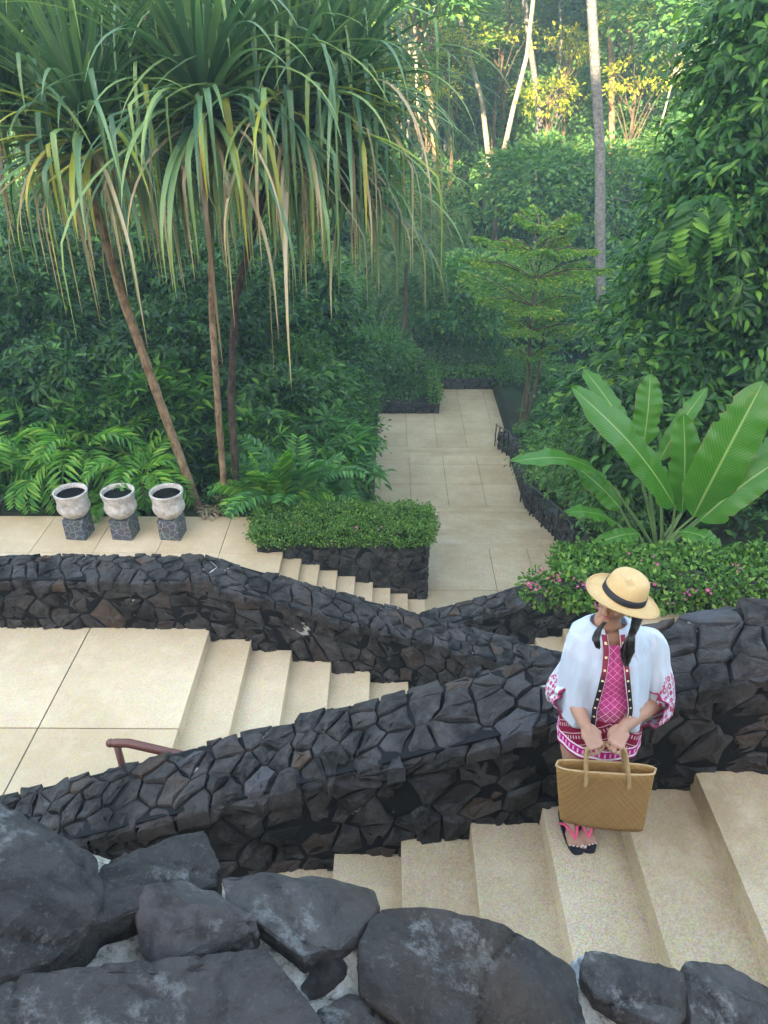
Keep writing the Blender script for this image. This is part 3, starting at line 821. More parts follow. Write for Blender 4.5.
for (ya, yb, lb) in ((13.0, Y2 + .3, 'dark iron handrail along the lower right side of the upper walkway steps'), (Y2 + 2.4, 24.5, 'dark iron handrail along the right side of the farther walkway steps')):
    h = empty('handrail', (3.86, ya, wz(ya)), lb, 'handrail')
    bm = bmesh.new(); n = 14
    tube(bm, [Vector((3.84, ya + (yb - ya) * i / n, wz(ya + (yb - ya) * i / n) + .86)) for i in range(n + 1)], .022, 8)
    bmobj('rail', bm, iron, h, smooth=True, local=False)
    m = 4
    for i in range(m + 1):
        y = ya + (yb - ya) * (i / m) ; y = clampf(y, ya + .03, yb - .03)
        bm = bmesh.new(); box(bm, 3.82, 3.86, y - .02, y + .02, wz(y) - .1, wz(y) + .86); bmobj('post', bm, iron, h, local=False)
    

# ------------------------------------------------------------------ hedges and ground cover
def leaf_box(seed, x0, x1, y0, y1, zb, zt, n, leaf, wr=.55, round_=.15, over=.1, T=T2, zfun=None):
    """leaves through the outer 12 cm of a lumpy box"""
    r = np.random.default_rng(seed)
    W, D, H = x1 - x0, y1 - y0, zt - zb
    A = np.array([W * D, W * H, W * H, D * H, D * H]); A = A / A.sum()
    side = r.choice(5, n, p=A); a = r.random(n); b = r.random(n)
    x = x0 + W * a; y = y0 + D * b; z = np.full(n, zt); nrm = np.zeros((n, 3)); nrm[:, 2] = 1
    for s, (ax, sgn) in {1: (1, -1), 2: (1, 1), 3: (0, -1), 4: (0, 1)}.items():
        k = side == s; z[k] = zb + H * b[k]; nrm[k] = 0; nrm[k, ax] = sgn
        if ax == 1: x[k] = x0 + W * a[k]; y[k] = y0 if sgn < 0 else y1
        else: y[k] = y0 + D * a[k]; x[k] = x0 if sgn < 0 else x1
    lump = np.sin(x * 5.1 + seed) * np.cos(y * 4.3) * .5 + np.sin(x * 11.3 + 2 * y * 5) * .3 + np.sin(z * 9 + x * 7) * .3
    pos = np.stack([x, y, z], 1) + nrm * (lump * .085 + r.normal(size=n) * .05)[:, None]
    # round the corners
    ct = np.array([(x0 + x1) / 2, (y0 + y1) / 2, zb + H * .4])
    e = np.abs(pos - ct) / (np.array([W, D, H * 1.2]) / 2); k = np.sort(e, axis=1)[:, 1]
    pos -= (pos - ct) * (np.clip(k - .86, 0, 1) * round_ * 2)[:, None] * np.minimum(1, .5 / np.array([W, D, H]))
    if zfun is not None: pos[:, 2] += np.array([zfun(p[0], p[1]) for p in pos])
    d = _n(nrm * .6 + r.normal(size=(n, 3)) * .7 - np.array([0, 0, .1]))
    up = _n(nrm + r.normal(size=(n, 3)) * .5 + np.array([0, 0, .3]))
    sz = leaf * (.6 + .8 * r.random(n))
    return inst(T, pos, d, up, sz, sz * wr), pos, nrm
_fl = []
def flower(parent, p, s, rr):
    if not _fl:
        bm = bmesh.new(); cv = bm.verts.new((0, 0, 0)); ring = []
        for k in range(10):
            rad = 1 if k % 2 else .45; a = k * math.pi / 5
            ring.append(bm.verts.new((rad * math.cos(a), rad * math.sin(a), .35 * (k % 2))))
        for k in range(10): bm.faces.new((cv, ring[k], ring[(k + 1) % 10]))
        me = bpy.data.meshes.new('flower'); bm.to_mesh(me); bm.free(); me.materials.append(pink); _fl.append(me)
    o = bpy.data.objects.new('flower', _fl[0]); col.objects.link(o); o.parent = parent
    o.location = Vector(p) - parent.location; o.scale = (s, s, s); o.rotation_euler = (rr.uniform(-.9, .9), rr.uniform(-.9, .9), rr.random() * 6)
pink = M('pink_petal', .6, .3); pink.color(pink.ramp(pink.objrand(), [(0, (0.55, 0.05, 0.20)), (1, (0.80, 0.25, 0.42))])); pink.translucent((0.8, 0.2, 0.4), .3); pink = pink.m
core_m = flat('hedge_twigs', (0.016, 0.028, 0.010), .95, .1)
def hedge(name, label, x0, x1, y0, y1, zb, zt, n, leaf, seed, mat, flowers=None, zfun=None, cat='hedge'):
    root = empty(name, ((x0 + x1) / 2, (y0 + y1) / 2, zb), label, cat)
    (Vv, Ff), pos, nrm = leaf_box(seed, x0, x1, y0, y1, zb, zt, n, leaf, zfun=zfun)
    link('foliage', npmesh('foliage', Vv, Ff), mat, root, local=False)
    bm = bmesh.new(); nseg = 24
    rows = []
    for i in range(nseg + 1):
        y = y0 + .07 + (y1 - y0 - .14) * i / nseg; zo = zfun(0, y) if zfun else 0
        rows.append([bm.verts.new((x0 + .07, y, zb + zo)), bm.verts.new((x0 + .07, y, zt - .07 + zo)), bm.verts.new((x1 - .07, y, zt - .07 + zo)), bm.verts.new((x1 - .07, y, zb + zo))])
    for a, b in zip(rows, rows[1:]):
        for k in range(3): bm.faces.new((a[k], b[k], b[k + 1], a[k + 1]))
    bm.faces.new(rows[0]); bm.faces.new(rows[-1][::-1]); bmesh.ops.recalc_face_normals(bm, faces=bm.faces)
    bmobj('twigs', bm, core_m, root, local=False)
    if flowers:
        rr = random.Random(seed)
        for (c, nn, sp) in flowers:
            for _ in range(nn): flower(root, Vector(c) + Vector((rr.gauss(0, sp), rr.gauss(0, sp), rr.gauss(0, sp * .6))), rr.uniform(.02, .032), rr)
    return root
fl = []
rr = random.Random(3)
for px, py, n in ((560, 580, 15), (585, 583, 18), (600, 606, 8), (617, 578, 3), (532, 582, 10), (650, 585, 6), (668, 600, 7), (688, 592, 9), (708, 590, 5), (740, 565, 5), (548, 570, 5), (655, 560, 4), (635, 555, 3), (540, 588, 6), (757, 598, 4), (728, 600, 3)):
    p = at(px, py, 7.80)
    if p.z > -5.93: p = atz(px, py, -5.90)
    fl.append((p, n, .05))
hedge('flowering_hedge', 'bright green hedge dotted with pink flowers behind the woman', 2.35, 8.2, 7.92, 8.95, -6.32, -6.0, 13000, .08, 5, L_hedge, fl)
(Vv, Ff), _, _ = leaf_box(77, 1.95, 2.5, 7.98, 8.5, -6.33, -6.16, 650, .075)
o = link('trailing_foliage', npmesh('trailing_foliage', Vv, Ff), L_hedge, bpy.data.objects['flowering_hedge'], local=False)
# loose tip of the hedge spilling over the wall at its left end
fl2 = []
for _ in range(20):
    fl2.append(((random.uniform(-2.5, .75), random.uniform(11.82, 12.0), random.uniform(-7.9, -7.6)), 2, .04))
hedge('planter_hedge', 'low creeping green hedge spilling over the black stone planter box', -2.60, .86, 11.80, 12.95, -7.92, -7.69, 15000, .055, 6, L_hedge, fl2)
# ground cover strips
def cover(name, label, x0, x1, y0, y1, dens, leaf, seed, mat, h=.25, base=None):
    r = np.random.default_rng(seed); n = int((x1 - x0) * (y1 - y0) * dens)
    x = x0 + (x1 - x0) * r.random(n); y = y0 + (y1 - y0) * r.random(n)
    z = np.array([(base(a, b) if base else hill(a, b)) for a, b in zip(x, y)])
    mound = (np.sin(x * 3.1 + seed) * np.cos(y * 2.7) + np.sin(x * 7 + y * 5) * .4) * .35 + .5
    pos = np.stack([x, y, z + h * (.25 + mound * (.5 + .5 * r.random(n)))], 1)
    d = _n(r.normal(size=(n, 3)) * .8 + np.array([0, -.2, .5])); up = _n(np.array([0, 0, 1.]) + r.normal(size=(n, 3)) * .5)
    sz = leaf * (.6 + .8 * r.random(n))
    o = link(name, npmesh(name, *inst(T2, pos, d, up, sz, sz * .5)), mat); tag(o, label, 'ground cover', kind='stuff'); return o
cover('ground_cover', 'bright low ground cover along the left edge of the walkway', -1.9, -.58, 12.95, 21.5, 2200, .065, 21, L_hedge, .42, base=lambda x, y: hill(x, y) + .25)
cover('ground_cover', 'fluffy green ground cover bank right of the walkway wall', 4.3, 6.6, 12.5, 24, 850, .085, 22, L_cover, .75)
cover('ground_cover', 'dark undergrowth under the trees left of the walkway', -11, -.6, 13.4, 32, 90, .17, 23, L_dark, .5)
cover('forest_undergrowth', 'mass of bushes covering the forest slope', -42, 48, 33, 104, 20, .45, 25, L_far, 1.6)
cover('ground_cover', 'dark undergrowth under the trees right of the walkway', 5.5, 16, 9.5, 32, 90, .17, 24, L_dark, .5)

# ------------------------------------------------------------------ shrubs
def shrub(name, label, loc, rad, seed, mat, nc, per, leaf, T=T2, clump=.22, group=None, wr=.45, droop=.35, cat='shrub', bottom=-.5, sm=None):
    root = empty(name, loc, label, cat, group)
    me, cc = crown_mesh('foliage', seed, rad, nc, per, leaf, wr, clump, T, .45, rad[2] * .95, droop, bottom)
    link('foliage', me, mat, root)
    bm = bmesh.new(); rr = random.Random(seed)
    for q in rr.sample(list(map(tuple, cc)), min(9, len(cc))):
        q = Vector(q); b = Vector((q.x * .12, q.y * .12, -.1)); tube(bm, [b, b.lerp(q, .5) + Vector((0, 0, .1)), q], [.03, .02, .008], 5, False)
    bmobj('stems', bm, sm or bark, root)
    return root
def palmate(n, spread=1.0):
    """umbrella leaf: leaflets radiating from a point (template for inst)"""
    V = []; Fc = []
    for k in range(n):
        a = (k / (n - 1) - .5) * 2 * math.pi * .78 * spread; c, s = math.cos(a), math.sin(a); b = len(V)
        for (w, l, z) in ((0, .05, 0), (.11, .5, .03), (0, 1, -.22), (-.11, .5, .03)):
            V.append((l * s + w * c, l * c - w * s, z))
        Fc += [(b, b + 1, b + 2), (b, b + 2, b + 3)]
    return np.array(V, float), np.array(Fc)
TP = palmate(7)

# left undergrowth wall of shrubs (dark), several individual shrubs
lspec = [  # px, Y, base z, rx, rz, seed, mat
    (20, 14.6, 1.7, 1.5, L_dark, 'dark leafy shrub behind the leftmost pot'),
    (95, 15.2, 1.6, 2.0, L_dark, 'tall dark shrub behind the middle pot'),
    (150, 14.7, 1.3, 1.35, L_mid, 'leafy green shrub at the foot of the leaning trunk'),
    (190, 16.4, 1.8, 2.3, L_dark, 'tall dark shrub behind the two upright trunks'),
    (275, 15.6, 1.5, 1.5, L_dark, 'dark shrub right of the two upright trunks'),
    (-50, 16.0, 2.0, 2.4, L_dark, 'tall dark shrub at the left edge of the picture'),
    (60, 18.0, 2.6, 3.2, L_dark, 'big dark shrub mass far behind the three pots'),
    (250, 18.5, 2.3, 3.1, L_dark, 'big dark shrub under the right half of the drooping leaves'),
    (305, 18.0, 1.5, 1.9, L_mid, 'mid green shrub left of the walkway kerb'),
    (330, 14.4, .7, .7, L_cover, 'small rounded shrub beside the large fern'),
]
lspec += [(-20, 20.5, 2.6, 4.2, L_dark, 'tall dense dark tree behind the left edge of the drooping leaves'), (110, 21.0, 2.6, 4.0, L_dark, 'tall dense dark tree far behind the leaning trunk'),
          (215, 21.5, 2.4, 3.9, L_dark, 'tall dense dark tree far behind the upright trunks'), (305, 21.5, 2.2, 3.5, L_dark, 'tall dense dark tree behind the right drooping leaves')]
for i, (px, Y, rx, rz, mt, lb) in enumerate(lspec):
    Y += 1.5; x = (px - 390) * (Y * 1.18) / 750; z = hill(x, Y)
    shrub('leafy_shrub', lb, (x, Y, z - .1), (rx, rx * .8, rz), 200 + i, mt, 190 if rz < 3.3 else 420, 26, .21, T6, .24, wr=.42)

for i, (px, Y, hh, lb) in enumerate([(38, 15.2, 1.9, 'shrub with large hand-shaped leaves above the leftmost pot'), (112, 15.4, 2.3, 'shrub with large hand-shaped leaves above the middle pot'), (168, 15.6, 3.0, 'shrub with large hand-shaped leaves beside the leaning trunk'), (275, 15.4, 1.9, 'shrub with large hand-shaped leaves right of the upright trunks'), (5, 15.8, 3.3, 'tall shrub with hand-shaped leaves at the left picture edge'), (335, 16.4, 2.3, 'shrub with hand-shaped leaves under the drooping leaf tips beside the walkway')]):
    x = (px - 390) * (Y * 1.18) / 750; z = hill(x, Y); root = empty('umbrella_leaf_shrub', (x, Y, z), lb, 'shrub')
    me, cc = crown_mesh('foliage', 260 + i, (.95, .7, hh * .42), 60, 5, .36, .95, .22, TP, .4, hh * .62, .15, -.9); link('foliage', me, L_fernd if i == 5 else L_mid, root)
    bmobj('stems', trunk_bm([Vector((0, 0, -.2)), Vector((.05, 0, hh * .35)), Vector((0, 0, hh * .7))], .04, .025, cc, 6, 14, i), bark, root)
# ---- fronds
def frond_np(base, d0, L, droop, nl, ll, lw, seed, fold=.5, taper=.35, T=T2, ang=62):
    """arching rachis with paired leaflets"""
    r = np.random.default_rng(seed)
    base = np.array(base, float); d = _n(np.array(d0, float)); pts = [base]; n = 14; step = L / n
    for i in range(n):
        d = _n(d - np.array([0, 0, droop * (i + 2) / n / 4])); pts.append(pts[-1] + d * step)
    pts = np.array(pts)
    t = np.linspace(.16, .99, nl); ip = t * n; k = np.minimum(ip.astype(int), n - 1); f = (ip - k)[:, None]
    p = pts[k] * (1 - f) + pts[k + 1] * f; tg = _n(pts[k + 1] - pts[k])
    side = _n(np.cross(tg, np.array([0, 0, 1.0]))); up = np.cross(side, tg)
    size = ll * (taper + (1 - taper) * np.sin(np.pi * np.clip(t * .85 + .12, 0, 1)) ** .7)
    P, D, U, Ls = [], [], [], []
    for sg in (-1, 1):
        c, s = math.cos(R(ang)), math.sin(R(ang))
        P.append(p); D.append(_n(tg * c + side * sg * s - up * (.12) + r.normal(size=p.shape) * .05)); U.append(_n(up + side * sg * fold * -.3)); Ls.append(size)
    P, D, U, Ls = map(np.concatenate, (P, D, U, Ls))
    V, Fc = inst(T, P, D, U, Ls, np.full(len(Ls), lw) * (Ls / ll) ** .5)
    tv, tf = tube_np([tuple(q) for q in pts], [max(.004, .012 * (1 - i / (n + 1))) for i in range(n + 1)], 4)
    tv = np.array([tuple(v) for v in tv]); tf = np.array(tf)
    tri = np.concatenate([tf[:, [0, 1, 2]], tf[:, [0, 2, 3]]])
    return np.concatenate([V, tv]), np.concatenate([Fc, tri + len(V)])
def merge(parts):
    Vs, Fs, o = [], [], 0
    for v, f in parts: Vs.append(v); Fs.append(f + o); o += len(v)
    return np.concatenate(Vs), np.concatenate(Fs)
def fern(name, label, loc, n, L, droop, nl, ll, lw, mat, seed, elev=(20, 70), cat='fern', az=None, group=None, T=T2, ang=62, stem=None):
    root = empty(name, loc, label, cat, group); rr = random.Random(seed)
    for i in range(n):
        a = (az[0] + (az[1] - az[0]) * rr.random()) if az else 360 * (i + rr.random() * .6) / n
        e = R(rr.uniform(*elev)); a = R(a)
        v, f = frond_np((.05 * math.cos(a), .05 * math.sin(a), .05), (math.cos(a) * math.cos(e), math.sin(a) * math.cos(e), math.sin(e)),
                        L * rr.uniform(.75, 1.1), droop * rr.uniform(.7, 1.2), nl, ll, lw, seed * 100 + i, T=T, ang=ang)
        link('frond', npmesh('frond', v, f), mat, root)
    return root
def gz(px, Y): x = (px - 390) * (Y * 1.18) / 750; return (x, Y, hill(x, Y))
def fat(px, py, Y):  # fern root: keep on ground but raised crown
    p = at(px, py, Y); return p
# cut-leaved philodendrons behind pots
for i, (px, Y, zz, s, lb) in enumerate([(6, 14.1, .75, 1.0, 'cut-leaved philodendron at the left edge behind the pots'), (50, 13.95, .35, .8, 'low cut-leaved philodendron right behind the leftmost pot'),
                                       (97, 14.35, .85, 1.05, 'large cut-leaved philodendron above the middle pot'), (150, 13.8, .3, .85, 'cut-leaved philodendron behind the pot nearest the leaning trunk'),
                                       (-40, 13.8, .5, 1.0, 'cut-leaved philodendron left of all the pots'), (122, 13.7, .1, .55, 'small cut-leaved philodendron between the middle and right pots')]):
    x, y, z = gz(px, Y)
    root = fern('philodendron', lb, (x, y, z + .0), 13, 1.7 * s, 1.2, 12, .50 * s, .085, L_fern, 300 + i, (15, 68), 'philodendron', T=T2, ang=48, group='philodendrons behind the pots')
    zz += .35 if Y > 13.75 else -.05
    for ch in root.children: ch.location.z += zz
    bm = bmesh.new(); tube(bm, [(0, 0, -.1), (.03, 0, zz * .5), (0, 0, zz + .08)], [.07, .06, .05], 7); bmobj('stem', bm, bark, root)
# big ferns (cycad like) beside the walkway bed
for i, (px, Y, L, n, lb, mt) in enumerate([(278, 13.55, 1.5, 13, 'light green fern with yellowing fronds left of the tall dark fern', L_fern), (300, 13.8, 2.2, 10, 'tall dark fern with upright broad fronds beside the walkway bed', L_fernd),
                                          (322, 14.6, 1.5, 9, 'dark fern nearest the walkway kerb', L_fernd), (268, 14.0, 1.4, 10, 'dark fern beside the two upright trunks', L_fernd)]):
    x, y, z = gz(px, Y)
    fern('fern', lb, (x, y, z), n, L, .75, 22, .46, .09, mt, 340 + i, (50, 86), 'fern', group='ferns between the trunks and the walkway')
# small plants at the edge of the bed
x, y, z = gz(235, 13.45)
fern('bromeliad', 'yellowing strap-leaved plant at the feet of the trunks', (x - .25, y, z), 9, .5, 1.2, 6, .3, .06, P_dead, 361, (15, 60), 'plant')

# ---- strap leaf (screw pine)
def strap(base, d0, L, w, droop, kink, seed, nseg=12):
    r = random.Random(seed); p = Vector(base); d = Vector(d0).normalized(); az = Vector((d.x, d.y, 0)).normalized() if abs(d.x) + abs(d.y) > 1e-4 else Vector((1, 0, 0))
    el = math.asin(clampf(d.z, -1, 1)); V = []; UV = []; st = L / nseg; bend = 0
    for i in range(nseg + 1):
        t = i / nseg
        dd = az * math.cos(el) + Vector((0, 0, 1)) * math.sin(el)
        side = Vector((0, 0, 1)).cross(az).normalized(); nrm = dd.cross(side)
        ww = w * (min(1, .55 + t * 2.2)) * (1 - t ** 2.2 * .96) * .5
        V += [p - side * ww - nrm * ww * .45 * -1, p, p + side * ww - nrm * ww * .45 * -1]
        UV += [(0, t), (.5, t), (1, t)]
        p = p + dd * st
        el -= droop * (.25 + t) / nseg * 2
        if kink and abs(t - kink) < .5 / nseg: el = R(-r.uniform(68, 86)) ; 
        el = max(el, R(-88))
    Fq = []
    for i in range(nseg):
        a = i * 3; Fq += [(a, a + 1, a + 4, a + 3), (a + 1, a + 2, a + 5, a + 4)]
    return V, Fq, UV
def pandanus(label, base, trunk, heads, tmat, seed, tr=(.13, .09)):
    """heads: list of (position, n leaves, length)"""
    base = Vector(base); root = empty('screw_pine', base, label, 'screw pine', 'screw pines by the pots terrace')
    bm = bmesh.new(); tp = [Vector(p) - base for p in trunk]
    pts = []
    for i in range(len(tp) - 1):
        for k in range(8): pts.append(tp[i].lerp(tp[i + 1], k / 8))
    pts.append(tp[-1]); rr = random.Random(seed)
    N = len(pts); tube(bm, pts, [(tr[0] + (tr[1] - tr[0]) * min(1, i / N * 1.2)) * (1 + (.10 if i % 2 else -.03)) * (1.5 if i == 0 else 1) for i in range(N)], 10)
    top = tp[-1]
    for hp, _, _ in heads:
        h = Vector(hp) - base
        if (h - top).length > .3: tube(bm, [top - (top - tp[-2]).normalized() * .5, top.lerp(h, .5) + Vector((0, 0, -.15)), h], [.08, .07, .075], 8)
    bmobj('trunk', bm, tmat, root, smooth=True)
    for hi, (hp, n, L) in enumerate(heads):
        n = int(n * 1.55); V, Fq, UV, mi = [], [], [], []; h = Vector(hp) - base
        for i in range(n):
            t = i / n; az = i * 2.39996 + rr.uniform(-.25, .25)
            el = 82 - 100 * t ** .95 + rr.uniform(-10, 10)
            d = Vector((math.cos(az) * math.cos(R(el)), math.sin(az) * math.cos(R(el)), math.sin(R(el))))
            dead = t > .90 or (t > .66 and rr.random() < .2); yel = (not dead) and t > .45 and rr.random() < (.22 if hi == 0 else .06)
            LL = L * rr.uniform(.6, 1.12) * (.75 if t < .15 else 1) * (1.35 if rr.random() < .16 else 1)
            kk = (rr.uniform(.6, .85) if rr.random() < .2 else 0) if t < .35 else (rr.uniform(.30, .65) if (rr.random() < (.22 + .45 * t)) else 0)
            v, f, uv = strap(h + Vector((0, 0, .35 * (1 - t))), d, LL, rr.uniform(.09, .135) * (.65 if dead else 1), (rr.uniform(.1, .75) if t < .35 else rr.uniform(.5, 1.15) + t * .45), kk, seed * 1000 + hi * 300 + i, 14)
            o = len(V); V += [tuple(q) for q in v]; UV += uv; Fq += [tuple(a + o for a in ff) for ff in f]; mi += [2 if dead else 1 if yel else 0] * len(f)
        me = npmesh('leaf_crown', np.array(V), np.array(Fq), mi, np.array(UV), smooth=False)
        for m in (P_green, P_yel, P_dead): me.materials.append(m)
        link('leaf_crown', me, [], root)
    return root
pandanus('screw pine with a bare tan trunk leaning to the left over the pots', at(200, 512, 13.75), [at(203, 516, 13.75), at(160, 400, 13.7), at(122, 295, 13.6), at(98, 215, 13.5), at(90, 160, 13.4)],
         [(at(92, 152, 13.4), 170, 3.1), (at(10, 120, 14.0), 150, 3.2), (at(150, 95, 15.2), 150, 3.3), (at(60, 30, 16.0), 110, 3.3)], bark_tan, 1, (.085, .075))
pandanus('screw pine with the pale streaked upright trunk, middle one of the three', at(227, 516, 13.7), [at(228, 518, 13.7), at(220, 420, 13.7), at(213, 320, 13.65), at(210, 180, 13.6), at(210, 130, 13.6)],
         [(at(207, 128, 13.4), 210, 3.3), (at(250, 90, 14.8), 150, 3.3), (at(190, 30, 16.2), 120, 3.3)], bark_tan, 2, (.065, .055))
pandanus('screw pine with the dark mottled trunk, rightmost of the three', at(240, 518, 13.85), [at(240, 518, 13.85), at(232, 400, 14), at(236, 300, 14.1), at(262, 200, 14.2), at(290, 130, 14.2)],
         [(at(292, 138, 14.0), 190, 3.2), (at(345, 105, 14.6), 160, 3.2), (at(350, 195, 15.5), 130, 2.9), (at(310, 30, 16.0), 120, 3.3)], bark_dark, 3, (.075, .065))

# ------------------------------------------------------------------ banana-like plant
def big_leaf_mat():
    k = M('banana_leaf', .35, .45)
    uv = k.n('ShaderNodeSeparateXYZ'); k.l(k.coord('UV'), uv.inputs[0]); u = S(k.nt, uv.outputs[0]); v = S(k.nt, uv.outputs[1])
    a = (u - .5).abs()
    rib = a.lt(.022)
    veins = ((v * 1.0 - a * .35) * 210).sin() * .5 + .5
    isl = k.island()
    base = k.ramp(isl, [(0, (0.024, 0.11, 0.012)), (.55, (0.06, 0.215, 0.018)), (1, (0.16, 0.37, 0.028))])
    c = k.mix(veins * .42, base, (0.012, 0.055, 0.010))
    n = k.noise(5, 5, .6)
    c = k.mix(k.ramp(n, [(0.55, (0, 0, 0)), (0.75, (.5, .5, .5))]), c, (0.09, 0.22, 0.03))
    c = k.mix(rib, c, (0.25, 0.36, 0.12))
    bn = k.noise(3.2, 7, .7)
    c = k.mix((a + bn * .22).gt(.60) * .75, c, (0.20, 0.13, 0.05)); c = k.mix(k.ramp(bn, [(0.62, (0, 0, 0)), (0.72, (.6, .6, .6))]), c, (0.20, 0.24, 0.04))
    k.color(c); k.bump(veins, .25, .01); k.translucent(k.mix(1.0, c, (1.6, 1.6, .6), 'MULTIPLY'), .35); return k.m
banana_m = big_leaf_mat(); stalk_m = flat('leaf_stalk', (0.12, 0.20, 0.06), .5)
def big_leaf(bm, uvl, base, tip, width, sag, nrm_hint, seed, fold=.22):
    rr = random.Random(seed); base = Vector(base); tip = Vector(tip); ax = tip - base; L = ax.length
    side = ax.cross(Vector(nrm_hint)).normalized(); nn = side.cross(ax).normalized()
    if nn.dot(Vector(nrm_hint)) < 0: nn = -nn
    NU, NV = 8, 44; rows = []; ph = rr.uniform(0, 6)
    tears = [(rr.uniform(.2, .9), rr.choice((-1, 1))) for _ in range(3)]
    for j in range(NV + 1):
        t = j / NV; w = width * .5 * (min(1, (t / .14)) ** .55) * (1 - max(0, (t - .55) / .45) ** 2.2) ** .8
        c = base + ax * t + nn * (math.sin(t * math.pi) * sag * L) ; row = []
        for i in range(NU + 1):
            u = i / NU * 2 - 1
            rip = math.sin(t * 46 + ph + u) * .012 * abs(u) + math.sin(t * 17 + ph * 2) * .02 * abs(u)
            ww = w
            for tt, sd in tears:
                if abs(t - tt) < .018 and u * sd > .25: ww = w * (1 - .18 * abs(u))
            p = c + side * (u * ww) + nn * (abs(u) * ww * fold + rip - u * u * ww * .25)
            p += ax.normalized() * (abs(u) * ww * .25)
            row.append((bm.verts.new(p), (i / NU, t)))
        rows.append(row)
    for a, b in zip(rows, rows[1:]):
        for i in range(NU):
            q = (a[i], a[i + 1], b[i + 1], b[i]); f = bm.faces.new([x[0] for x in q]); f.smooth = True
            for l, x in zip(f.loops, q): l[uvl].uv = x[1]
BY = 10.2
pb = at(662, 548, BY); pb.z = hill(pb.x, pb.y) if False else pb.z
ban = empty('banana_plant', pb, 'banana plant with broad bright green paddle leaves above the flowering hedge', 'banana plant')
leaves = [  # base px,py,Y ; tip px,py,Y ; width m ; sag ; normal hint
    ((676, 506, 10.1), (571, 385, 9.6), .52, .05, (.3, -.8, .9)),
    ((632, 440, 10.6), (584, 368, 10.9), .34, .05, (.3, -.8, .8)),
    ((644, 446, 10.8), (651, 373, 11.2), .40, .04, (.1, -1, .5)),
    ((660, 460, 10.9), (708, 386, 11.2), .26, .08, (-.6, -.7, .6)),
    ((683, 512, 10.5), (684, 412, 10.9), .46, .04, (.1, -1, .5)),
    ((694, 516, 10.0), (764, 380, 10.2), .66, .05, (-.5, -.9, .5)),
    ((700, 520, 9.9), (790, 452, 9.9), .50, .08, (-.3, -.6, 1)),
    ((612, 484, 9.9), (510, 462, 9.3), .34, .14, (.15, -.15, 1)),
    ((617, 522, 9.7), (565, 512, 9.4), .26, .10, (.2, -.2, 1)),
    ((622, 508, 10.1), (578, 466, 10.3), .36, .05, (.3, -.7, .7)),
    ((640, 533, 9.9), (592, 545, 9.5), .22, .15, (.1, -.5, .8)),
    ((716, 470, 11.0), (742, 410, 11.6), .40, .05, (-.3, -1, .4)),
    ((680, 530, 9.8), (722, 548, 9.4), .30, .15, (0, -.3, 1)),
    ((720, 500, 11.0), (792, 430, 11.6), .42, .1, (-.4, -.8, .6)),
]
for i, (b, t, w, sg, nh) in enumerate(leaves):
    bm = bmesh.new(); uvl = bm.loops.layers.uv.new('UVMap'); pbs = at(*b)
    big_leaf(bm, uvl, pbs - pb, at(*t) - pb, w * 1.12, sg, nh, i)
    bmobj('leaf', bm, banana_m, ban)
    bm = bmesh.new(); r0 = Vector((random.uniform(-.2, .2), random.uniform(-.1, .15), -.35)); q = pbs - pb
    if q.length > .2:
        tube(bm, [r0, r0.lerp(q, .5) + Vector((0, 0, .06)), q, q + (at(*t) - pbs) * .5 * .02], [.035, .025, .016, .012], 6)
        bmobj('stalk', bm, stalk_m, ban, smooth=True)

# ------------------------------------------------------------------ right-hand big shrubs and trees near
rspec = [ # px, py centre, Y, rx, ry, rz, mat, label
    (800, 80, 15.0, 2.0, 1.8, 3.0, L_mid, 'tall creeper-clad tree filling the upper right corner'),
    (742, 235, 14.6, 1.7, 1.6, 2.2, L_mid, 'broad leafy tree above the banana plant'),
    (770, 320, 14.0, 1.8, 1.6, 2.6, L_dark, 'dark leafy tree at the right edge above the banana plant'),
    (668, 345, 15.6, 1.5, 1.5, 1.7, L_mid, 'rounded leafy tree left of and above the banana plant'),
    (690, 400, 13.4, 1.5, 1.2, 1.2, L_dark, 'dark leafy shrub directly behind the banana leaves'),
    (618, 405, 17.0, 1.2, 1.2, 1.0, L_mid, 'leafy shrub between the tiered tree and the banana plant'),
    (780, 480, 12.2, 1.4, 1.0, 1.2, L_dark, 'dark shrub right of the banana plant'),
    (575, 455, 14.8, .9, .9, .7, L_cover, 'fluffy pale green shrub right of the walkway wall'),
    (620, 490, 12.6, .8, .9, .55, L_cover, 'low green shrub between the walkway wall and banana plant'),
    (655, 440, 12.6, 1.0, .8, .8, L_dark, 'dark low shrub among the banana stalks'),
]
for i, (px, py, Y, rx, ry, rz, mt, lb) in enumerate(rspec):
    c = at(px, py, Y); zg = max(hill(c.x, c.y), -12.2)
    big = rz > 1.5
    root = empty('leafy_tree' if big else 'leafy_shrub', (c.x, c.y, zg), lb, 'tree' if big else 'shrub')
    A = rx * rz * 4
    me, cc = crown_mesh('crown', 400 + i, (rx, ry, rz), int(60 + 34 * A / 2), 22, .20 if mt is not L_cover else .10, .42, .27, T6, .5, c.z - zg, .55, -1.1)
    link('crown' if big else 'foliage', me, mt, root)
    bm = trunk_bm(wob((0, 0, -.1), (0, 0, c.z - zg + rz * .3), 8, .03, i), .16 if big else .05, .05, cc, nb=14, seed=i)
    bmobj('trunk' if big else 'stems', bm, bark, root, smooth=True)
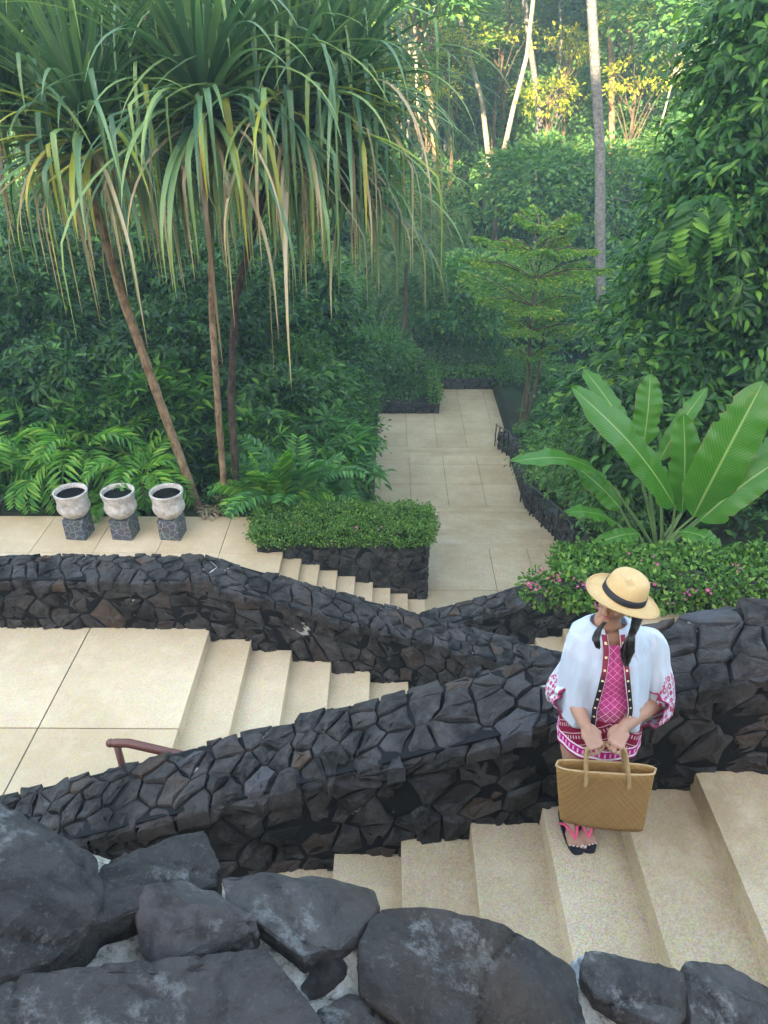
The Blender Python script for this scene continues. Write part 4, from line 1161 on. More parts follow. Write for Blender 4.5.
# sprays of big pinnate leaves hanging on the right-hand trees
for i, (px, py, Y) in enumerate([(690, 205, 13.0), (672, 235, 13.1), (655, 350, 14.0), (640, 385, 14.1), (625, 350, 14.6), (715, 470, 12.6)]):
    p = at(px, py, Y)
    fern('climbing_fern', ['pinnate climbing leaf spray on the broad leafy tree, left one of the pair', 'pinnate climbing leaf spray on the broad leafy tree, right one of the pair', 'upper feathery spray above the banana leaves',
                         'lower feathery spray above the banana leaves', 'feathery spray beside the tiered tree', 'feathery spray low behind the banana leaves'][i], p, 4, 1.1, 2.2, 12, .34, .11, L_mid, 500 + i, (5, 40), 'fern', az=(200, 340), T=T6, ang=66)

# ------------------------------------------------------------------ tiered tree
tb = at(522, 425, 25.0); tb.z = hill(tb.x, tb.y)
tt = empty('tiered_tree', tb, 'small tree with flat yellow-green tiers of branches at the walkway end', 'tree')
parts = []; bm = bmesh.new(); H = at(540, 232, 25.0).z - tb.z
ht = [Vector((0, 0, -.2)), Vector((.1, 0, H * .3)), Vector((-.05, .1, H * .6)), Vector((.15, 0, H * .97))]
tube(bm, ht, [.11, .08, .05, .02], 8); tube(bm, [Vector((.05, 0, 0)), Vector((.45, .1, H * .3)), Vector((.5, .2, H * .55))], [.08, .06, .03], 8)
r = np.random.default_rng(12); rr = random.Random(12)
P = []; D = []
for lev, (fz, rad, nb) in enumerate([(.40, 1.0, 3), (.54, 1.9, 5), (.66, 2.5, 6), (.79, 2.4, 6), (.90, 1.9, 6), (1.0, 1.2, 5)]):
    for b in range(nb):
        a = b / nb * 2 * math.pi + lev * .9 + rr.uniform(-.5, .5); Lb = rad * rr.uniform(.55, 1.2)
        o = Vector((0, 0, H * fz)); tip = o + Vector((math.cos(a) * Lb, math.sin(a) * Lb, .42 * Lb - .09 * Lb * Lb + rr.uniform(-.15, .2)))
        mid = o.lerp(tip, .5) + Vector((0, 0, .18)); tube(bm, [o, mid, tip], [.03, .02, .006], 5, False)
        m = int(260 * Lb)
        t = r.random(m) ** .6; q = np.array(o)[None] * ((1 - t) ** 2)[:, None] + np.array(mid)[None] * (2 * t * (1 - t))[:, None] + np.array(tip)[None] * (t ** 2)[:, None]
        dirb = np.array([math.cos(a), math.sin(a), 0]); sd = np.array([-math.sin(a), math.cos(a), 0])
        w = (.32 * Lb * np.sin(np.pi * np.clip(t, 0, 1) ** .8) + .05)
        s = r.uniform(-1, 1, m)
        q = q + sd * (s * w)[:, None] - np.array([0, 0, 1]) * (np.abs(s) * w * .35)[:, None] + r.normal(size=(m, 3)) * .03
        P.append(q); D.append(_n(dirb * .7 + sd * s[:, None] + r.normal(size=(m, 3)) * .3))
P = np.concatenate(P); D = np.concatenate(D); m = len(P)
bmobj('trunk', bm, bark, tt)
link('crown', npmesh('crown', *inst(T2, P, D, _n(np.array([0, 0, 1.]) + r.normal(size=(m, 3)) * .3), .14 * (.6 + .8 * r.random(m)), .07)), L_tier, tt)

# ------------------------------------------------------------------ palms on the left middle distance
def palm(label, loc, H, n, L, seed, mat):
    root = empty('feather_palm', loc, label, 'palm', 'misty palms left of the walkway end'); rr = random.Random(seed)
    bm = bmesh.new(); tube(bm, wob((0, 0, -.2), (rr.uniform(-.3, .3), 0, H), 7, .02, seed), [.12, .10, .10, .09, .09, .08, .07], 8); bmobj('trunk', bm, bark, root)
    ps = []
    for i in range(n):
        a = 2.39996 * i; e = R(80 - 75 * (i / n) + rr.uniform(-6, 6))
        ps.append(frond_np((0, 0, H), (math.cos(a) * math.cos(e), math.sin(a) * math.cos(e), math.sin(e)), L * rr.uniform(.8, 1.1), 1.7, 34, .5, .045, seed * 50 + i, ang=55))
    link('fronds', npmesh('fronds', *merge(ps)), mat, root); return root
for i, (px, py, Y, L, lb) in enumerate([(400, 262, 30, 3.0, 'misty feather palm at the right tip of the drooping leaves'), (432, 232, 36, 3.0, 'farther misty palm left of the forest clearing'), (418, 300, 33, 2.6, 'middle misty palm above the far planter')]):
    p = at(px, py, Y); zg = hill(p.x, p.y); palm(lb, (p.x, p.y, zg), p.z - zg, 22, L, 600 + i, L_palm)

# mid-distance shrubs around the far terrace
for i, (px, py, Y, rx, rz, mt, lb) in enumerate([
        (405, 388, 28.7, .95, .5, L_cover, 'rounded dark shrub filling the far planter box'), (352, 400, 24.5, .9, .9, L_mid, 'shrub at the far left corner of the walkway'),
        (455, 358, 31.5, 1.7, .9, L_palm, 'leafy shrub behind the far end wall, left one'), (495, 362, 31.8, 1.6, .8, L_cover, 'leafy shrub behind the far end wall, middle one'),
        (530, 375, 30.0, 1.5, 1.0, L_cover, 'leafy shrub behind the far end wall, right one'), (385, 352, 28.5, 1.3, .9, L_cover, 'pale shrub above the far planter box'),
        (345, 432, 20.5, .8, .7, L_mid, 'shrub halfway along the left walkway kerb'), (322, 375, 22.5, 1.6, 1.5, L_dark, 'dark tall shrub left of the far walkway'),
        (560, 452, 18.5, .8, .6, L_mid, 'shrub behind the walkway wall below the tiered tree'), (572, 425, 21.5, 1.1, .9, L_dark, 'dark shrub right of the tiered tree trunk'),
        (300, 380, 19.5, 1.5, 1.2, L_cover, 'light green shrub under the drooping leaf tips')]):
    c = at(px, py, Y); zg = hill(c.x, c.y)
    root = empty('leafy_shrub', (c.x, c.y, zg), lb, 'shrub')
    me, cc = crown_mesh('foliage', 700 + i, (rx, rx * .8, rz), 150, 22, .17, .4, .22, T2, .5, c.z - zg, .2, -1.1)
    link('foliage', me, mt, root)
    bm = trunk_bm([Vector((0, 0, -.2)), Vector((0, 0, (c.z - zg) * .6)), Vector((0, 0, c.z - zg))], .05, .03, cc, 6, 8, i); bmobj('stems', bm, bark, root)
hedge('low_hedge', 'clipped low hedge edging the far planter box', 1.62, 1.98, 27.35, YE + .9, Z3 + .42, Z3 + 1.0, 3000, .09, 61, L_hedge)
hedge('low_hedge', 'clipped hedge on top of the far end wall', 2.2, 8.8, YE + .05, YE + .7, Z3 + .5, Z3 + .75, 5000, .10, 62, L_hedge)

# ------------------------------------------------------------------ forest on the far slope
protos = []
for s in range(6):
    me, cc = crown_mesh('crown', 800 + s, (1, 1, .85), 170, 34, .105, .5, .11, T2, .5, 0, .25, -.55)
    me.materials.append(L_far); protos.append((me, cc))
protos_b = []
for s in range(3):
    me, cc = crown_mesh('crown', 850 + s, (1, 1, .95), 210, 38, .085, .5, .10, T2, .55, 0, .25, -.85)
    me.materials.append(L_far); protos_b.append((me, cc))
tm_cache = {}
def forest_tree(x, y, H, cr, seed, label, group, name='forest_tree', bk=bark_grey, low=False, sq=.8):
    zg = hill(x, y); root = empty(name, (x, y, zg), label, 'tree', group)
    me, cc = (protos_b if low else protos)[seed % (3 if low else 6)]
    c = link('crown', me, [], root); c.location = (0, 0, H - cr * sq * .8); c.scale = (cr, cr, cr * sq); c.rotation_euler.z = seed * 1.3
    bm = bmesh.new(); Hc = H - cr * sq * .8
    pts = wob((0, 0, -.5), (random.Random(seed).uniform(-.3, .3), 0, Hc + cr * .2), 7, .02, seed)
    tube(bm, pts, [.05 + .012 * H * (1 - i / 8) for i in range(7)], 7)
    rs = random.Random(seed)
    for q in rs.sample(list(map(tuple, cc)), 9):
        q = Vector((q[0] * cr, q[1] * cr, q[2] * cr * sq + Hc)); a = pts[-2]; tube(bm, [a, a.lerp(q, .5) + Vector((0, 0, .3)), q], [.08, .05, .02], 5, False)
    bmobj('trunk', bm, bk, root)
    return root
rs = random.Random(42)
ords = ['leftmost', 'second from the left', 'third from the left', 'fourth from the left', 'fifth from the left', 'sixth from the left', 'seventh from the left', 'eighth from the left', 'ninth from the left', 'tenth from the left',
        'eleventh from the left', 'twelfth from the left', 'thirteenth from the left', 'fourteenth from the left', 'fifteenth from the left', 'sixteenth from the left']
rows = [  # Y, x range, count, crown radius, height, text
    (36, -15, 20, 7, 2.9, 4.6, 'low bushy tree in the nearest forest row'),
    (44, -20, 24, 9, 3.5, 7.0, 'round dark tree in the second forest row'),
    (53, -24, 29, 10, 3.9, 8.5, 'rounded tree in the third forest row'),
    (63, -28, 34, 11, 4.4, 10.0, 'tree in the fourth forest row on the slope'),
    (75, -34, 40, 12, 5.0, 11.5, 'sunlit tree in the fifth forest row up the slope'),
    (88, -40, 46, 12, 5.8, 13.0, 'sunlit tree in the sixth forest row up the slope'),
    (104, -48, 54, 13, 6.8, 15.0, 'hazy tree in the highest forest row'),
]
sd = 0
for (Y, xa, xb, n, cr, H, tx) in rows:
    for i in range(n):
        sd += 1
        x = xa + (xb - xa) * (i + .5 + rs.uniform(-.3, .3)) / n; y = Y + rs.uniform(-3, 3)
        h = H * rs.uniform(.75, 1.2)
        forest_tree(x, y, h, cr * rs.uniform(.8, 1.15), sd, tx + ', ' + ords[i], 'forest trees on the slope', low=(Y < 60 and rs.random() < .6), sq=rs.uniform(.7, 1.05))
L_sunlit = leaf_mat('sunlit_yellow_leaf', (0.16, 0.22, 0.03), (0.34, 0.36, 0.05), (0.50, 0.42, 0.06), 0.45, 0.5, objvar=0.1)  # warm sunlight on the far tree tops, put into the leaf colour
for i, (px, py, Y, cr, lb) in enumerate([(425, 85, 47, 2.2, 'tree top tinted sunlit yellow at the left of the clearing'), (452, 50, 50, 2.1, 'tree top tinted sunlit yellow above the slim pale curved trunk'), (548, 95, 47, 2.2, 'tree top tinted sunlit yellow in the middle below the slender white trunk'),
        (572, 45, 50, 1.9, 'tree top tinted sunlit yellow left of the tall grey trunk'), (640, 75, 46, 2.2, 'tree top tinted sunlit yellow right of the tall grey trunk'), (505, 25, 54, 2.0, 'tree top tinted sunlit yellow high in the centre'), (630, 12, 52, 2.0, 'tree top tinted sunlit yellow at the upper edge right of centre'), (400, 25, 50, 2.0, 'tree top tinted sunlit yellow beside the drooping leaves')]):
    c = at(px, py, Y); zg = hill(c.x, c.y); root = empty('forest_tree', (c.x, c.y, zg), lb, 'tree', 'tree tops tinted sunlit yellow')
    me, cc = crown_mesh('crown', 900 + i, (cr, cr, cr * .5), 34, 18, .24, .5, .24, T2, .35, c.z - zg, .2, -.9); link('crown', me, L_sunlit, root)
    bmobj('trunk', trunk_bm(wob((0, 0, -.5), (0, 0, c.z - zg), 7, .03, i), .16, .06, cc, 7, 16, i), bark, root)
# individually visible trunks: pale slim trees
tall = [ # list of (px,py,Y) from base to top, radius, bark, crown?, label
    ([(601, 300, 34), (600, 150, 34), (592, 20, 34), (588, -60, 34)], .22, bark_grey, 'tall straight grey trunk right of the picture centre'),
    ([(612, 150, 48), (611, 60, 48), (609, -40, 48)], .18, bark_tan, 'warm brown trunk just right of the tall grey trunk'),
    ([(440, 260, 40), (428, 185, 40), (419, 120, 40), (416, 60, 40)], .10, bark_pale, 'slim pale curved trunk at the left of the clearing'),
    ([(437, 205, 44), (436, 150, 44), (430, 100, 44), (424, 60, 44)], .19, bark_tan, 'brown trunk beside the slim pale curved trunk'),
    ([(489, 158, 50), (482, 100, 50), (470, 60, 50), (458, 10, 50)], .16, bark_pale, 'pale trunk leaning left in the centre of the forest'),
    ([(500, 170, 46), (513, 110, 46), (527, 55, 46), (534, -10, 46)], .14, bark_pale, 'slender white trunk leaning right in the centre of the forest'),
    ([(540, 115, 52), (532, 60, 52), (524, 0, 52)], .20, bark_grey, 'grey trunk crossing behind the slender white trunk'),
    ([(672, 130, 50), (674, 60, 50), (675, -20, 50)], .15, bark_pale, 'thin pale trunk at the right beside the creeper-clad tree'),
    ([(507, 60, 60), (508, 20, 60), (508, -20, 60)], .15, bark_tan, 'short visible brown trunk high in the forest'),
]
tall += [([(448, 190, 56), (450, 110, 56), (455, 40, 56), (457, -20, 56)], .09, bark_pale, 'thread-thin pale trunk left of the leaning centre trunks'),
    ([(560, 175, 54), (556, 110, 54), (561, 40, 54), (558, -20, 54)], .10, bark_grey, 'thin grey trunk left of the tall straight grey trunk'),
    ([(640, 190, 44), (652, 150, 44), (664, 112, 44), (672, 80, 44)], .06, bark_pale, 'short thin pale trunk slanting right beyond the tall grey trunk'),
    ([(577, 140, 62), (580, 80, 62), (576, 10, 62)], .11, bark_tan, 'thin tan trunk far behind the tall straight grey trunk'),
    ([(405, 190, 50), (409, 120, 50), (404, 50, 50), (408, -10, 50)], .09, bark_grey, 'thin grey trunk beside the tips of the drooping leaves'),
    ([(648, 120, 58), (645, 60, 58), (650, 0, 58)], .09, bark_grey, 'faint grey trunk between the brown trunk and the right trees')]
for i, (pp, rad, bk, lb) in enumerate(tall):
    P3 = [at(*p) for p in pp]; b = P3[0].copy(); b.z = hill(b.x, b.y)
    root = empty('forest_tree', b, lb, 'tree', 'slim trunked forest trees')
    bm = bmesh.new(); pts = [Vector((0, 0, -.5))] + [q - b for q in P3]; fine = []
    for k in range(len(pts) - 1):
        for m in range(4): fine.append(pts[k].lerp(pts[k + 1], m / 4))
    fine.append(pts[-1]); fine.append(pts[-1] + (pts[-1] - pts[-2]).normalized() * 3)
    N = len(fine); tube(bm, fine, [rad * (1.15 - .45 * k / N) for k in range(N)], 9)
    top = fine[-1]; me, cc = protos[i % 6]; cr = 2.6 + (i % 3) * .5
    for q in random.Random(i).sample(list(map(tuple, cc)), 8):
        q = Vector(q) * cr + top; tube(bm, [fine[-2], fine[-2].lerp(q, .5), q], [rad * .5, rad * .3, .02], 5, False)
    bmobj('trunk', bm, bk, root, smooth=True)
    c = link('crown', me, [], root); c.location = top; c.scale = (cr, cr, cr * .7); c.rotation_euler.z = i

# ------------------------------------------------------------------ the woman
PO = Vector((0.955, 2.42, ZL0 - 2 * RISE))      # she stands on the second tread down
def L_(px, py, Y): return at(px, py, Y) - PO
def skin_mat():
    k = M('skin', .5, .4); n = k.noise(14, 4, .6)
    k.color(k.mix(n, (0.35, 0.175, 0.115), (0.44, 0.235, 0.155)))
    k.b.inputs['Subsurface Weight'].default_value = .12; k.b.inputs['Subsurface Radius'].default_value = (.02, .008, .004); k.b.inputs['Subsurface Scale'].default_value = .5
    return k.m
skin = skin_mat()
woman = empty('person', PO, 'woman in straw hat, white embroidered jacket and magenta dress leaning on the dark wall', 'person')
def ell(bm, c, r, rot=None, sub=3):
    m4 = Matrix.Translation(c) @ (rot.to_4x4() if rot else Matrix.Identity(4)) @ Matrix.Diagonal((*r, 1))
    bmesh.ops.create_icosphere(bm, subdivisions=sub, radius=1, matrix=m4)
def limb(bm, pts, rad, n=14):
    tube(bm, pts, rad, n)
    for p, r_ in zip(pts, rad): ell(bm, p, (r_,) * 3, None, 2)
def smooth_path(pts, rad, k=4):
    P, Rr = [], []
    n = len(pts)
    for i in range(n - 1):
        p0, a, b, p3 = pts[max(i - 1, 0)], pts[i], pts[i + 1], pts[min(i + 2, n - 1)]
        for m in range(k):
            t = m / k
            P.append(.5 * ((2 * a) + (b - p0) * t + (2 * p0 - 5 * a + 4 * b - p3) * t * t + (3 * a - p0 - 3 * b + p3) * t ** 3))
            Rr.append(rad[i] + (rad[i + 1] - rad[i]) * t)
    return P + [pts[-1]], Rr + [rad[-1]]
def remesh(bm, name, voxel, mat, parent, it=6, fac=.5):
    me = bpy.data.meshes.new(name); bmesh.ops.recalc_face_normals(bm, faces=bm.faces); bm.to_mesh(me); bm.free()
    t = bpy.data.objects.new('tmp', me); col.objects.link(t)
    m = t.modifiers.new('r', 'REMESH'); m.mode = 'VOXEL'; m.voxel_size = voxel; m.use_smooth_shade = True
    s = t.modifiers.new('s', 'SMOOTH'); s.iterations = it; s.factor = fac
    dg = bpy.context.evaluated_depsgraph_get(); dg.update()
    me2 = bpy.data.meshes.new_from_object(t.evaluated_get(dg)); me2.name = name
    bpy.data.objects.remove(t); me2.materials.clear()
    return link(name, me2, mat, parent)
V3 = lambda *a: Vector(a)
HC = L_(621, 594, 2.46)                                # head centre
HR = Euler((R(14), 0, 0)).to_matrix()                  # nod forward (towards -Y)
HR = Euler((0, 0, R(-48))).to_matrix() @ Euler((R(14), 0, 0)).to_matrix()
def hd(x, y, z): return HC + HR @ Vector((x, y, z))
body = bmesh.new()
ell(body, hd(0, .010, .018), (.073, .088, .080), HR); ell(body, hd(0, -.018, -.025), (.058, .066, .080), HR); ell(body, hd(0, -.05, -.082), (.026, .022, .020), HR)
ell(body, hd(0, -.088, -.012), (.011, .013, .024), HR @ Euler((R(-18), 0, 0)).to_matrix(), 2); ell(body, hd(0, -.097, -.028), (.015, .012, .010), HR, 2)
ell(body, hd(-.035, -.058, -.030), (.022, .020, .022), HR, 2); ell(body, hd(.035, -.058, -.030), (.022, .020, .022), HR, 2)
ell(body, hd(0, -.072, .028), (.05, .016, .010), HR, 2)
ell(body, hd(0, -.079, -.052), (.021, .011, .007), HR, 2); ell(body, hd(0, -.077, -.062), (.018, .011, .007), HR, 2)
for s in (-1, 1): ell(body, hd(s * .073, .012, -.012), (.009, .018, .028), HR, 2)
neck = V3(-.02, .075, 1.315)
limb(body, [hd(0, .03, -.05), HC.lerp(neck, .65) + V3(0, .01, 0), neck], [.052, .050, .058])
# torso
P_, R_ = smooth_path([V3(0, .03, .80), V3(0, .035, .90), V3(-.005, .05, 1.02), V3(-.01, .06, 1.14), V3(-.015, .07, 1.24)], [.135, .14, .12, .13, .10])
for p, r_ in zip(P_, R_): ell(body, p, (r_ * 1.15, r_ * .82, .07), None, 2)
ell(body, V3(-.015, .072, 1.250), (.14, .06, .05))
for s in (-1, 1): ell(body, V3(-.01 + s * .06, -.02, 1.14), (.055, .05, .055), None, 2)
shL, shR = L_(589, 636, 2.5), L_(653, 637, 2.5); elL, elR = L_(573, 690, 2.45), L_(656, 699, 2.45); wrL, wrR = L_(587, 724, 2.245), L_(626, 725, 2.245)
for sh, el, wr in ((shL, elL, wrL), (shR, elR, wrR)):
    p, r_ = smooth_path([sh, sh.lerp(el, .5) + V3(0, .01, 0), el, el.lerp(wr, .35), wr], [.048, .047, .040, .041, .026]); limb(body, p, r_)
# legs and feet
hipc = V3(0, .03, .80)
feet = [(V3(-.036, .075, .0), 8), (V3(.062, .085, .0), -4)]
for (ft, yaw), s in zip(feet, (-1, 1)):
    ank = ft + V3(0, -.005, .085)
    p, r_ = smooth_path([V3(s * .078, .03, .80), V3(s * .072, .0, .62), V3(s * .05, -.03, .45), V3(s * .048 + .012, .03, .28), ank], [.092, .076, .052, .052, .032]); limb(body, p, r_)
    Rf = Euler((0, 0, R(yaw))).to_matrix()
    f = lambda x, y, z: ft + Rf @ Vector((x, y, z))
    limb(body, [f(0, .02, .045), f(0, -.03, .055), f(0, -.09, .040), f(0, -.125, .032)], [.030, .031, .027, .020]); ell(body, f(0, .025, .038), (.028, .03, .026), None, 2)
    ell(body, f(0, -.115, .030), (.042, .045, .016), Rf, 2)
    for q in range(5):
        tx = (-.032 + q * .0165) * s * -1 if False else (-.034 + q * .017)
        big = (q == 4) if s < 0 else (q == 0)
        ln = [.012, .018, .024, .030, .034][q] if s < 0 else [.034, .030, .024, .018, .012][q]
        limb(body, [f(tx, -.135, .028), f(tx * 1.05, -.15 - ln, .024)], [.009, .0115 if big else .0075], 8)
# hands closed on the two handles
def hand(wr, grip, side):
    """wr wrist, grip = point on the handle bar under the palm"""
    d = (grip - wr); L = d.length; d.normalize()
    across = V3(1, 0, 0); nrm = d.cross(across).normalized()      # back of the hand faces the camera / up
    if nrm.y > 0: nrm = -nrm
    across = nrm.cross(d).normalized()
    rot = Matrix((across, d, nrm)).transposed()
    kn = wr + d * .075
    ell(body, wr + d * .045, (.037, .047, .015), rot, 3); limb(body, [wr, wr + d * .03], [.025, .023])
    for q in range(4):
        o = (q - 1.5) * .0185
        ln = [.9, 1.0, .95, .78][q if side < 0 else 3 - q]
        b = kn + across * o
        k1 = b + d * .026 * ln + nrm * .004; k2 = k1 + d * .020 * ln - nrm * .020 ; k3 = k2 - d * .006 - nrm * .020 * ln
        limb(body, [kn + across * o * .9 - d * .02, b, k1, k2, k3], [.0095, .0098, .0088, .0082, .0072], 8)
    tb_ = wr + d * .018 + across * side * -.026
    limb(body, [tb_, tb_ + d * .030 + across * side * -.016 - nrm * .004, tb_ + d * .056 + across * side * -.010 - nrm * .014], [.0125, .0108, .0085], 8)
    return kn
gripL, gripR = L_(598, 745, 2.165), L_(617, 744, 2.165)
hand(wrL, gripL, -1); hand(wrR, gripR, 1)
remesh(body, 'body', .0042, skin, woman, 5, .5)
# face details
bm = bmesh.new(); ell(bm, hd(0, -.090, -.052), (.019, .005, .0045), HR, 2); ell(bm, hd(0, -.087, -.061), (.016, .006, .0055), HR, 2)
bmobj('lips', bm, flat('lips', (0.34, 0.075, 0.08), .4), woman, smooth=True)
for s in (-1, 1):
    bm = bmesh.new(); ell(bm, hd(s * .030, -.073, .008), (.012, .008, .006), HR, 2); bmobj('eye', bm, flat('eye_dark', (0.05, .03, .025), .2), woman, smooth=True)
# toenails
bm = bmesh.new()
for (ft, yaw), s in zip(feet, (-1, 1)):
    Rf = Euler((0, 0, R(yaw))).to_matrix()
    for q in range(5):
        tx = -.034 + q * .017; ln = [.012, .018, .024, .030, .034][q] if s < 0 else [.034, .030, .024, .018, .012][q]
        big = (q == 4) if s < 0 else (q == 0)
        ell(bm, ft + Rf @ Vector((tx * 1.05, -.154 - ln, .030 + (.004 if big else 0))), (.0065 if big else .004, .006, .003), Rf, 1)
bmobj('toenails', bm, flat('pale_nail', (0.75, .68, .62), .3), woman, smooth=True)
# flip flops
rub = flat('black_rubber', (0.013, 0.014, 0.022), .6); pinkr = flat('pink_rubber', (0.85, 0.09, 0.20), .4)
for (ft, yaw) in feet:
    Rf = Euler((0, 0, R(yaw))).to_matrix(); sgn = 1
    bm = bmesh.new(); out = []
    for k in range(28):
        a = 2 * math.pi * k / 28; y = -.075 + .132 * math.sin(a); w = .040 * (1 + .18 * -math.sin(a)) * abs(math.cos(a)) ** .55 * (1 if math.cos(a) > 0 else -1)
        out.append(ft + Rf @ Vector((w, y, 0)))
    lo = [bm.verts.new(p + V3(0, 0, .001)) for p in out]; hi = [bm.verts.new(p + V3(0, 0, .017)) for p in out]
    bm.faces.new(lo[::-1]); bm.faces.new(hi)
    for k in range(28): bm.faces.new((lo[k], lo[(k + 1) % 28], hi[(k + 1) % 28], hi[k]))
    fo = bmobj('flip_flop', bm, rub, woman)
    bm = bmesh.new(); f = lambda x, y, z: ft + Rf @ Vector((x, y, z))
    for s in (-1, 1):
        p, r_ = smooth_path([f(s * .043, -.035, .022), f(s * .034, -.075, .062), f(s * .012, -.122, .056), f(0, -.145, .035)], [.0065] * 4); tube(bm, p, r_, 6)
    st = bmobj('strap', bm, pinkr, fo, smooth=True)
# ---- cloth
def loft(name, rings, mat, gap=None, thick=.004, n=72, folds=0, seed=0, parent=None, close_top=False):
    """rings: (cx, cy, z, rx, ry); gap(z)= half opening width at the front (-Y) in metres"""
    rr = random.Random(seed); ph = [rr.uniform(0, 6) for _ in range(5)]
    # densify
    D = []
    for a, b in zip(rings, rings[1:]):
        k = max(1, int(abs(a[2] - b[2]) / .012 + (abs(a[3] - b[3]) / .02)))
        for i in range(k): t = i / k; D.append(tuple(a[j] + (b[j] - a[j]) * t for j in range(5)))
    D.append(rings[-1]); V, UV = [], []; m = n if gap else n
    for ri, (cx, cy, z, rx, ry) in enumerate(D):
        g = math.asin(clampf(gap(z) / rx, 0, .95)) if gap else 0
        for k in range(n + 1):
            a = g + (2 * math.pi - 2 * g) * k / n        # from front, going round
            fo = folds * (math.sin(a * 9 + ph[0]) * .6 + math.sin(a * 15 + ph[1] + z * 4) * .3 + math.sin(a * 4 + z * 12 + ph[2]) * .5)
            fo *= clampf((rings[0][2] - z) / max(.01, rings[0][2] - rings[-1][2]) * 1.3, .1, 1)
            x = cx + math.sin(a) * (rx + fo); y = cy - math.cos(a) * (ry + fo)
            V.append((x, y, z)); aa = a if a <= math.pi else a - 2 * math.pi
            UV.append((aa * (rx * .6 + ry * .4) if k < n else -g * rx, z))
    Fq = []
    for r_ in range(len(D) - 1):
        for k in range(n):
            a = r_ * (n + 1) + k; Fq.append((a, a + 1, a + n + 2, a + n + 1))
    me = npmesh(name, np.array(V), np.array(Fq)[:, ::-1], None, np.array(UV), True)
    o = link(name, me, mat, parent if parent is not None else woman)
    s = o.modifiers.new('thick', 'SOLIDIFY'); s.thickness = thick; s.offset = 0
    return o
def dress_mat():
    k = M('ikat_dress', .8, .2); sp = k.n('ShaderNodeSeparateXYZ'); k.l(k.coord('UV'), sp.inputs[0]); u = S(k.nt, sp.outputs[0]); v = S(k.nt, sp.outputs[1])
    w = (u * 30).abs()
    a = ((w + v * 30).frac() - .5).abs(); b = ((w - v * 30 + 60).frac() - .5).abs()
    lat = a.lt(.06).max(b.lt(.06)); dots = (a.gt(.36) * b.gt(.36)); ring_ = ((a - .25).abs().lt(.04) * b.gt(.2)).max((b - .25).abs().lt(.04) * a.gt(.2))
    mag = k.mix(k.ramp(v, [(.95, (0, 0, 0)), (1.15, (1, 1, 1))]), (0.24, 0.003, 0.045), (0.62, 0.004, 0.22))
    top = k.mix(lat.max(ring_ * .4) * .9, mag, (0.78, 0.42, 0.54)); top = k.mix(dots * .8, top, (0.50, 0.10, 0.22))
    # skirt : slanting dark red bands with white teeth
    s = (u.abs() * 10 + v * 15); fr = s.frac(); teeth = ((u.abs() * 62 - v * 22).frac().gt(.62)) * fr.gt(.38) * fr.lt(.66); lines = (fr - .85).abs().lt(.035)
    sk = k.mix(teeth.max(lines), (0.22, 0.006, 0.035), (0.62, 0.40, 0.44))
    hemb = k.mix(((u * 45).frac() - .5).abs().lt(.17) * ((v * 1.0 - .745).abs().lt(.012)), (0.50, 0.006, 0.20), (0.72, .45, .58))
    hemb = k.mix((v - .722).abs().lt(.006).max((v - .772).abs().lt(.005)), hemb, (0.82, 0.74, 0.78))
    c = k.mix(v.lt(.93), top, sk); c = k.mix(v.lt(.775), c, hemb)
    k.color(c); k.bump(k.noise(300, 2, .5), .2, .002); return k.m
def folds(k):
    mp = k.n('ShaderNodeMapping'); mp.inputs['Scale'].default_value = (17, 17, 2.2); k.l(k.coord(), mp.inputs[0])
    k.bump(k.noise(1, 1.5, .4, mp.outputs[0], .7), .8, .035)
def jacket_mat():
    k = M('white_voile', .85, .2); sp = k.n('ShaderNodeSeparateXYZ'); k.l(k.coord('UV'), sp.inputs[0]); u = S(k.nt, sp.outputs[0]); v = S(k.nt, sp.outputs[1])
    n = k.noise(6, 4, .5)
    c = k.mix(k.ramp(n, [(0.45, (0, 0, 0)), (0.7, (.4, .4, .4))]), (0.60, 0.66, 0.74), (0.66, 0.60, 0.68))
    k.color(c); k.translucent((0.7, 0.76, .88), .25); folds(k); return k.m
def sleeve_mat():
    k = M('embroidered_sleeve', .85, .2); sp = k.n('ShaderNodeSeparateXYZ'); k.l(k.coord('UV'), sp.inputs[0]); u = S(k.nt, sp.outputs[0]); v = S(k.nt, sp.outputs[1])
    vec = k.n('ShaderNodeCombineXYZ'); k.l(u * 24, vec.inputs[0]); k.l(v * 19, vec.inputs[1])
    d = k.voro(1, 'F1', 'Distance', vec.outputs[0], .25); cc = k.voro(1, 'F1', 'Color', vec.outputs[0], .25)
    petal = d.gt(.18) * d.lt(.42)
    uc = (u.frac() - .5).abs()
    zone = v.gt(.50) * (uc * 1.1).lt((v - .40) * .75)      # widening towards the cuff
    n = k.noise(6, 4, .5); base = k.mix(k.ramp(n, [(0.45, (0, 0, 0)), (0.7, (.4, .4, .4))]), (0.60, 0.66, 0.74), (0.66, 0.60, 0.68))
    c = k.mix(petal * zone, base, (0.50, 0.02, 0.10))
    c = k.mix(v.gt(.965), c, (0.36, 0.015, 0.08))
    k.color(c); k.translucent((0.7, 0.76, .88), .15); folds(k); return k.m
def trim_mat():
    k = M('beaded_trim', .7, .3); sp = k.n('ShaderNodeSeparateXYZ'); k.l(k.coord('UV'), sp.inputs[0]); u = S(k.nt, sp.outputs[0]); v = S(k.nt, sp.outputs[1])
    c = k.mix(k.ramp(v, [(0.3, (0, 0, 0)), (0.4, (1, 1, 1))]), (0.23, 0.02, 0.045), (0.018, 0.012, 0.014))
    bead = ((v * 9).frac() - .5).abs().lt(.09) * ((u - .5).abs().lt(.22)); c = k.mix(bead, c, (0.8, 0.62, 0.35)); c = k.mix((u - .93).gt(0), c, (0.75, .6, .65))
    k.color(c); return k.m
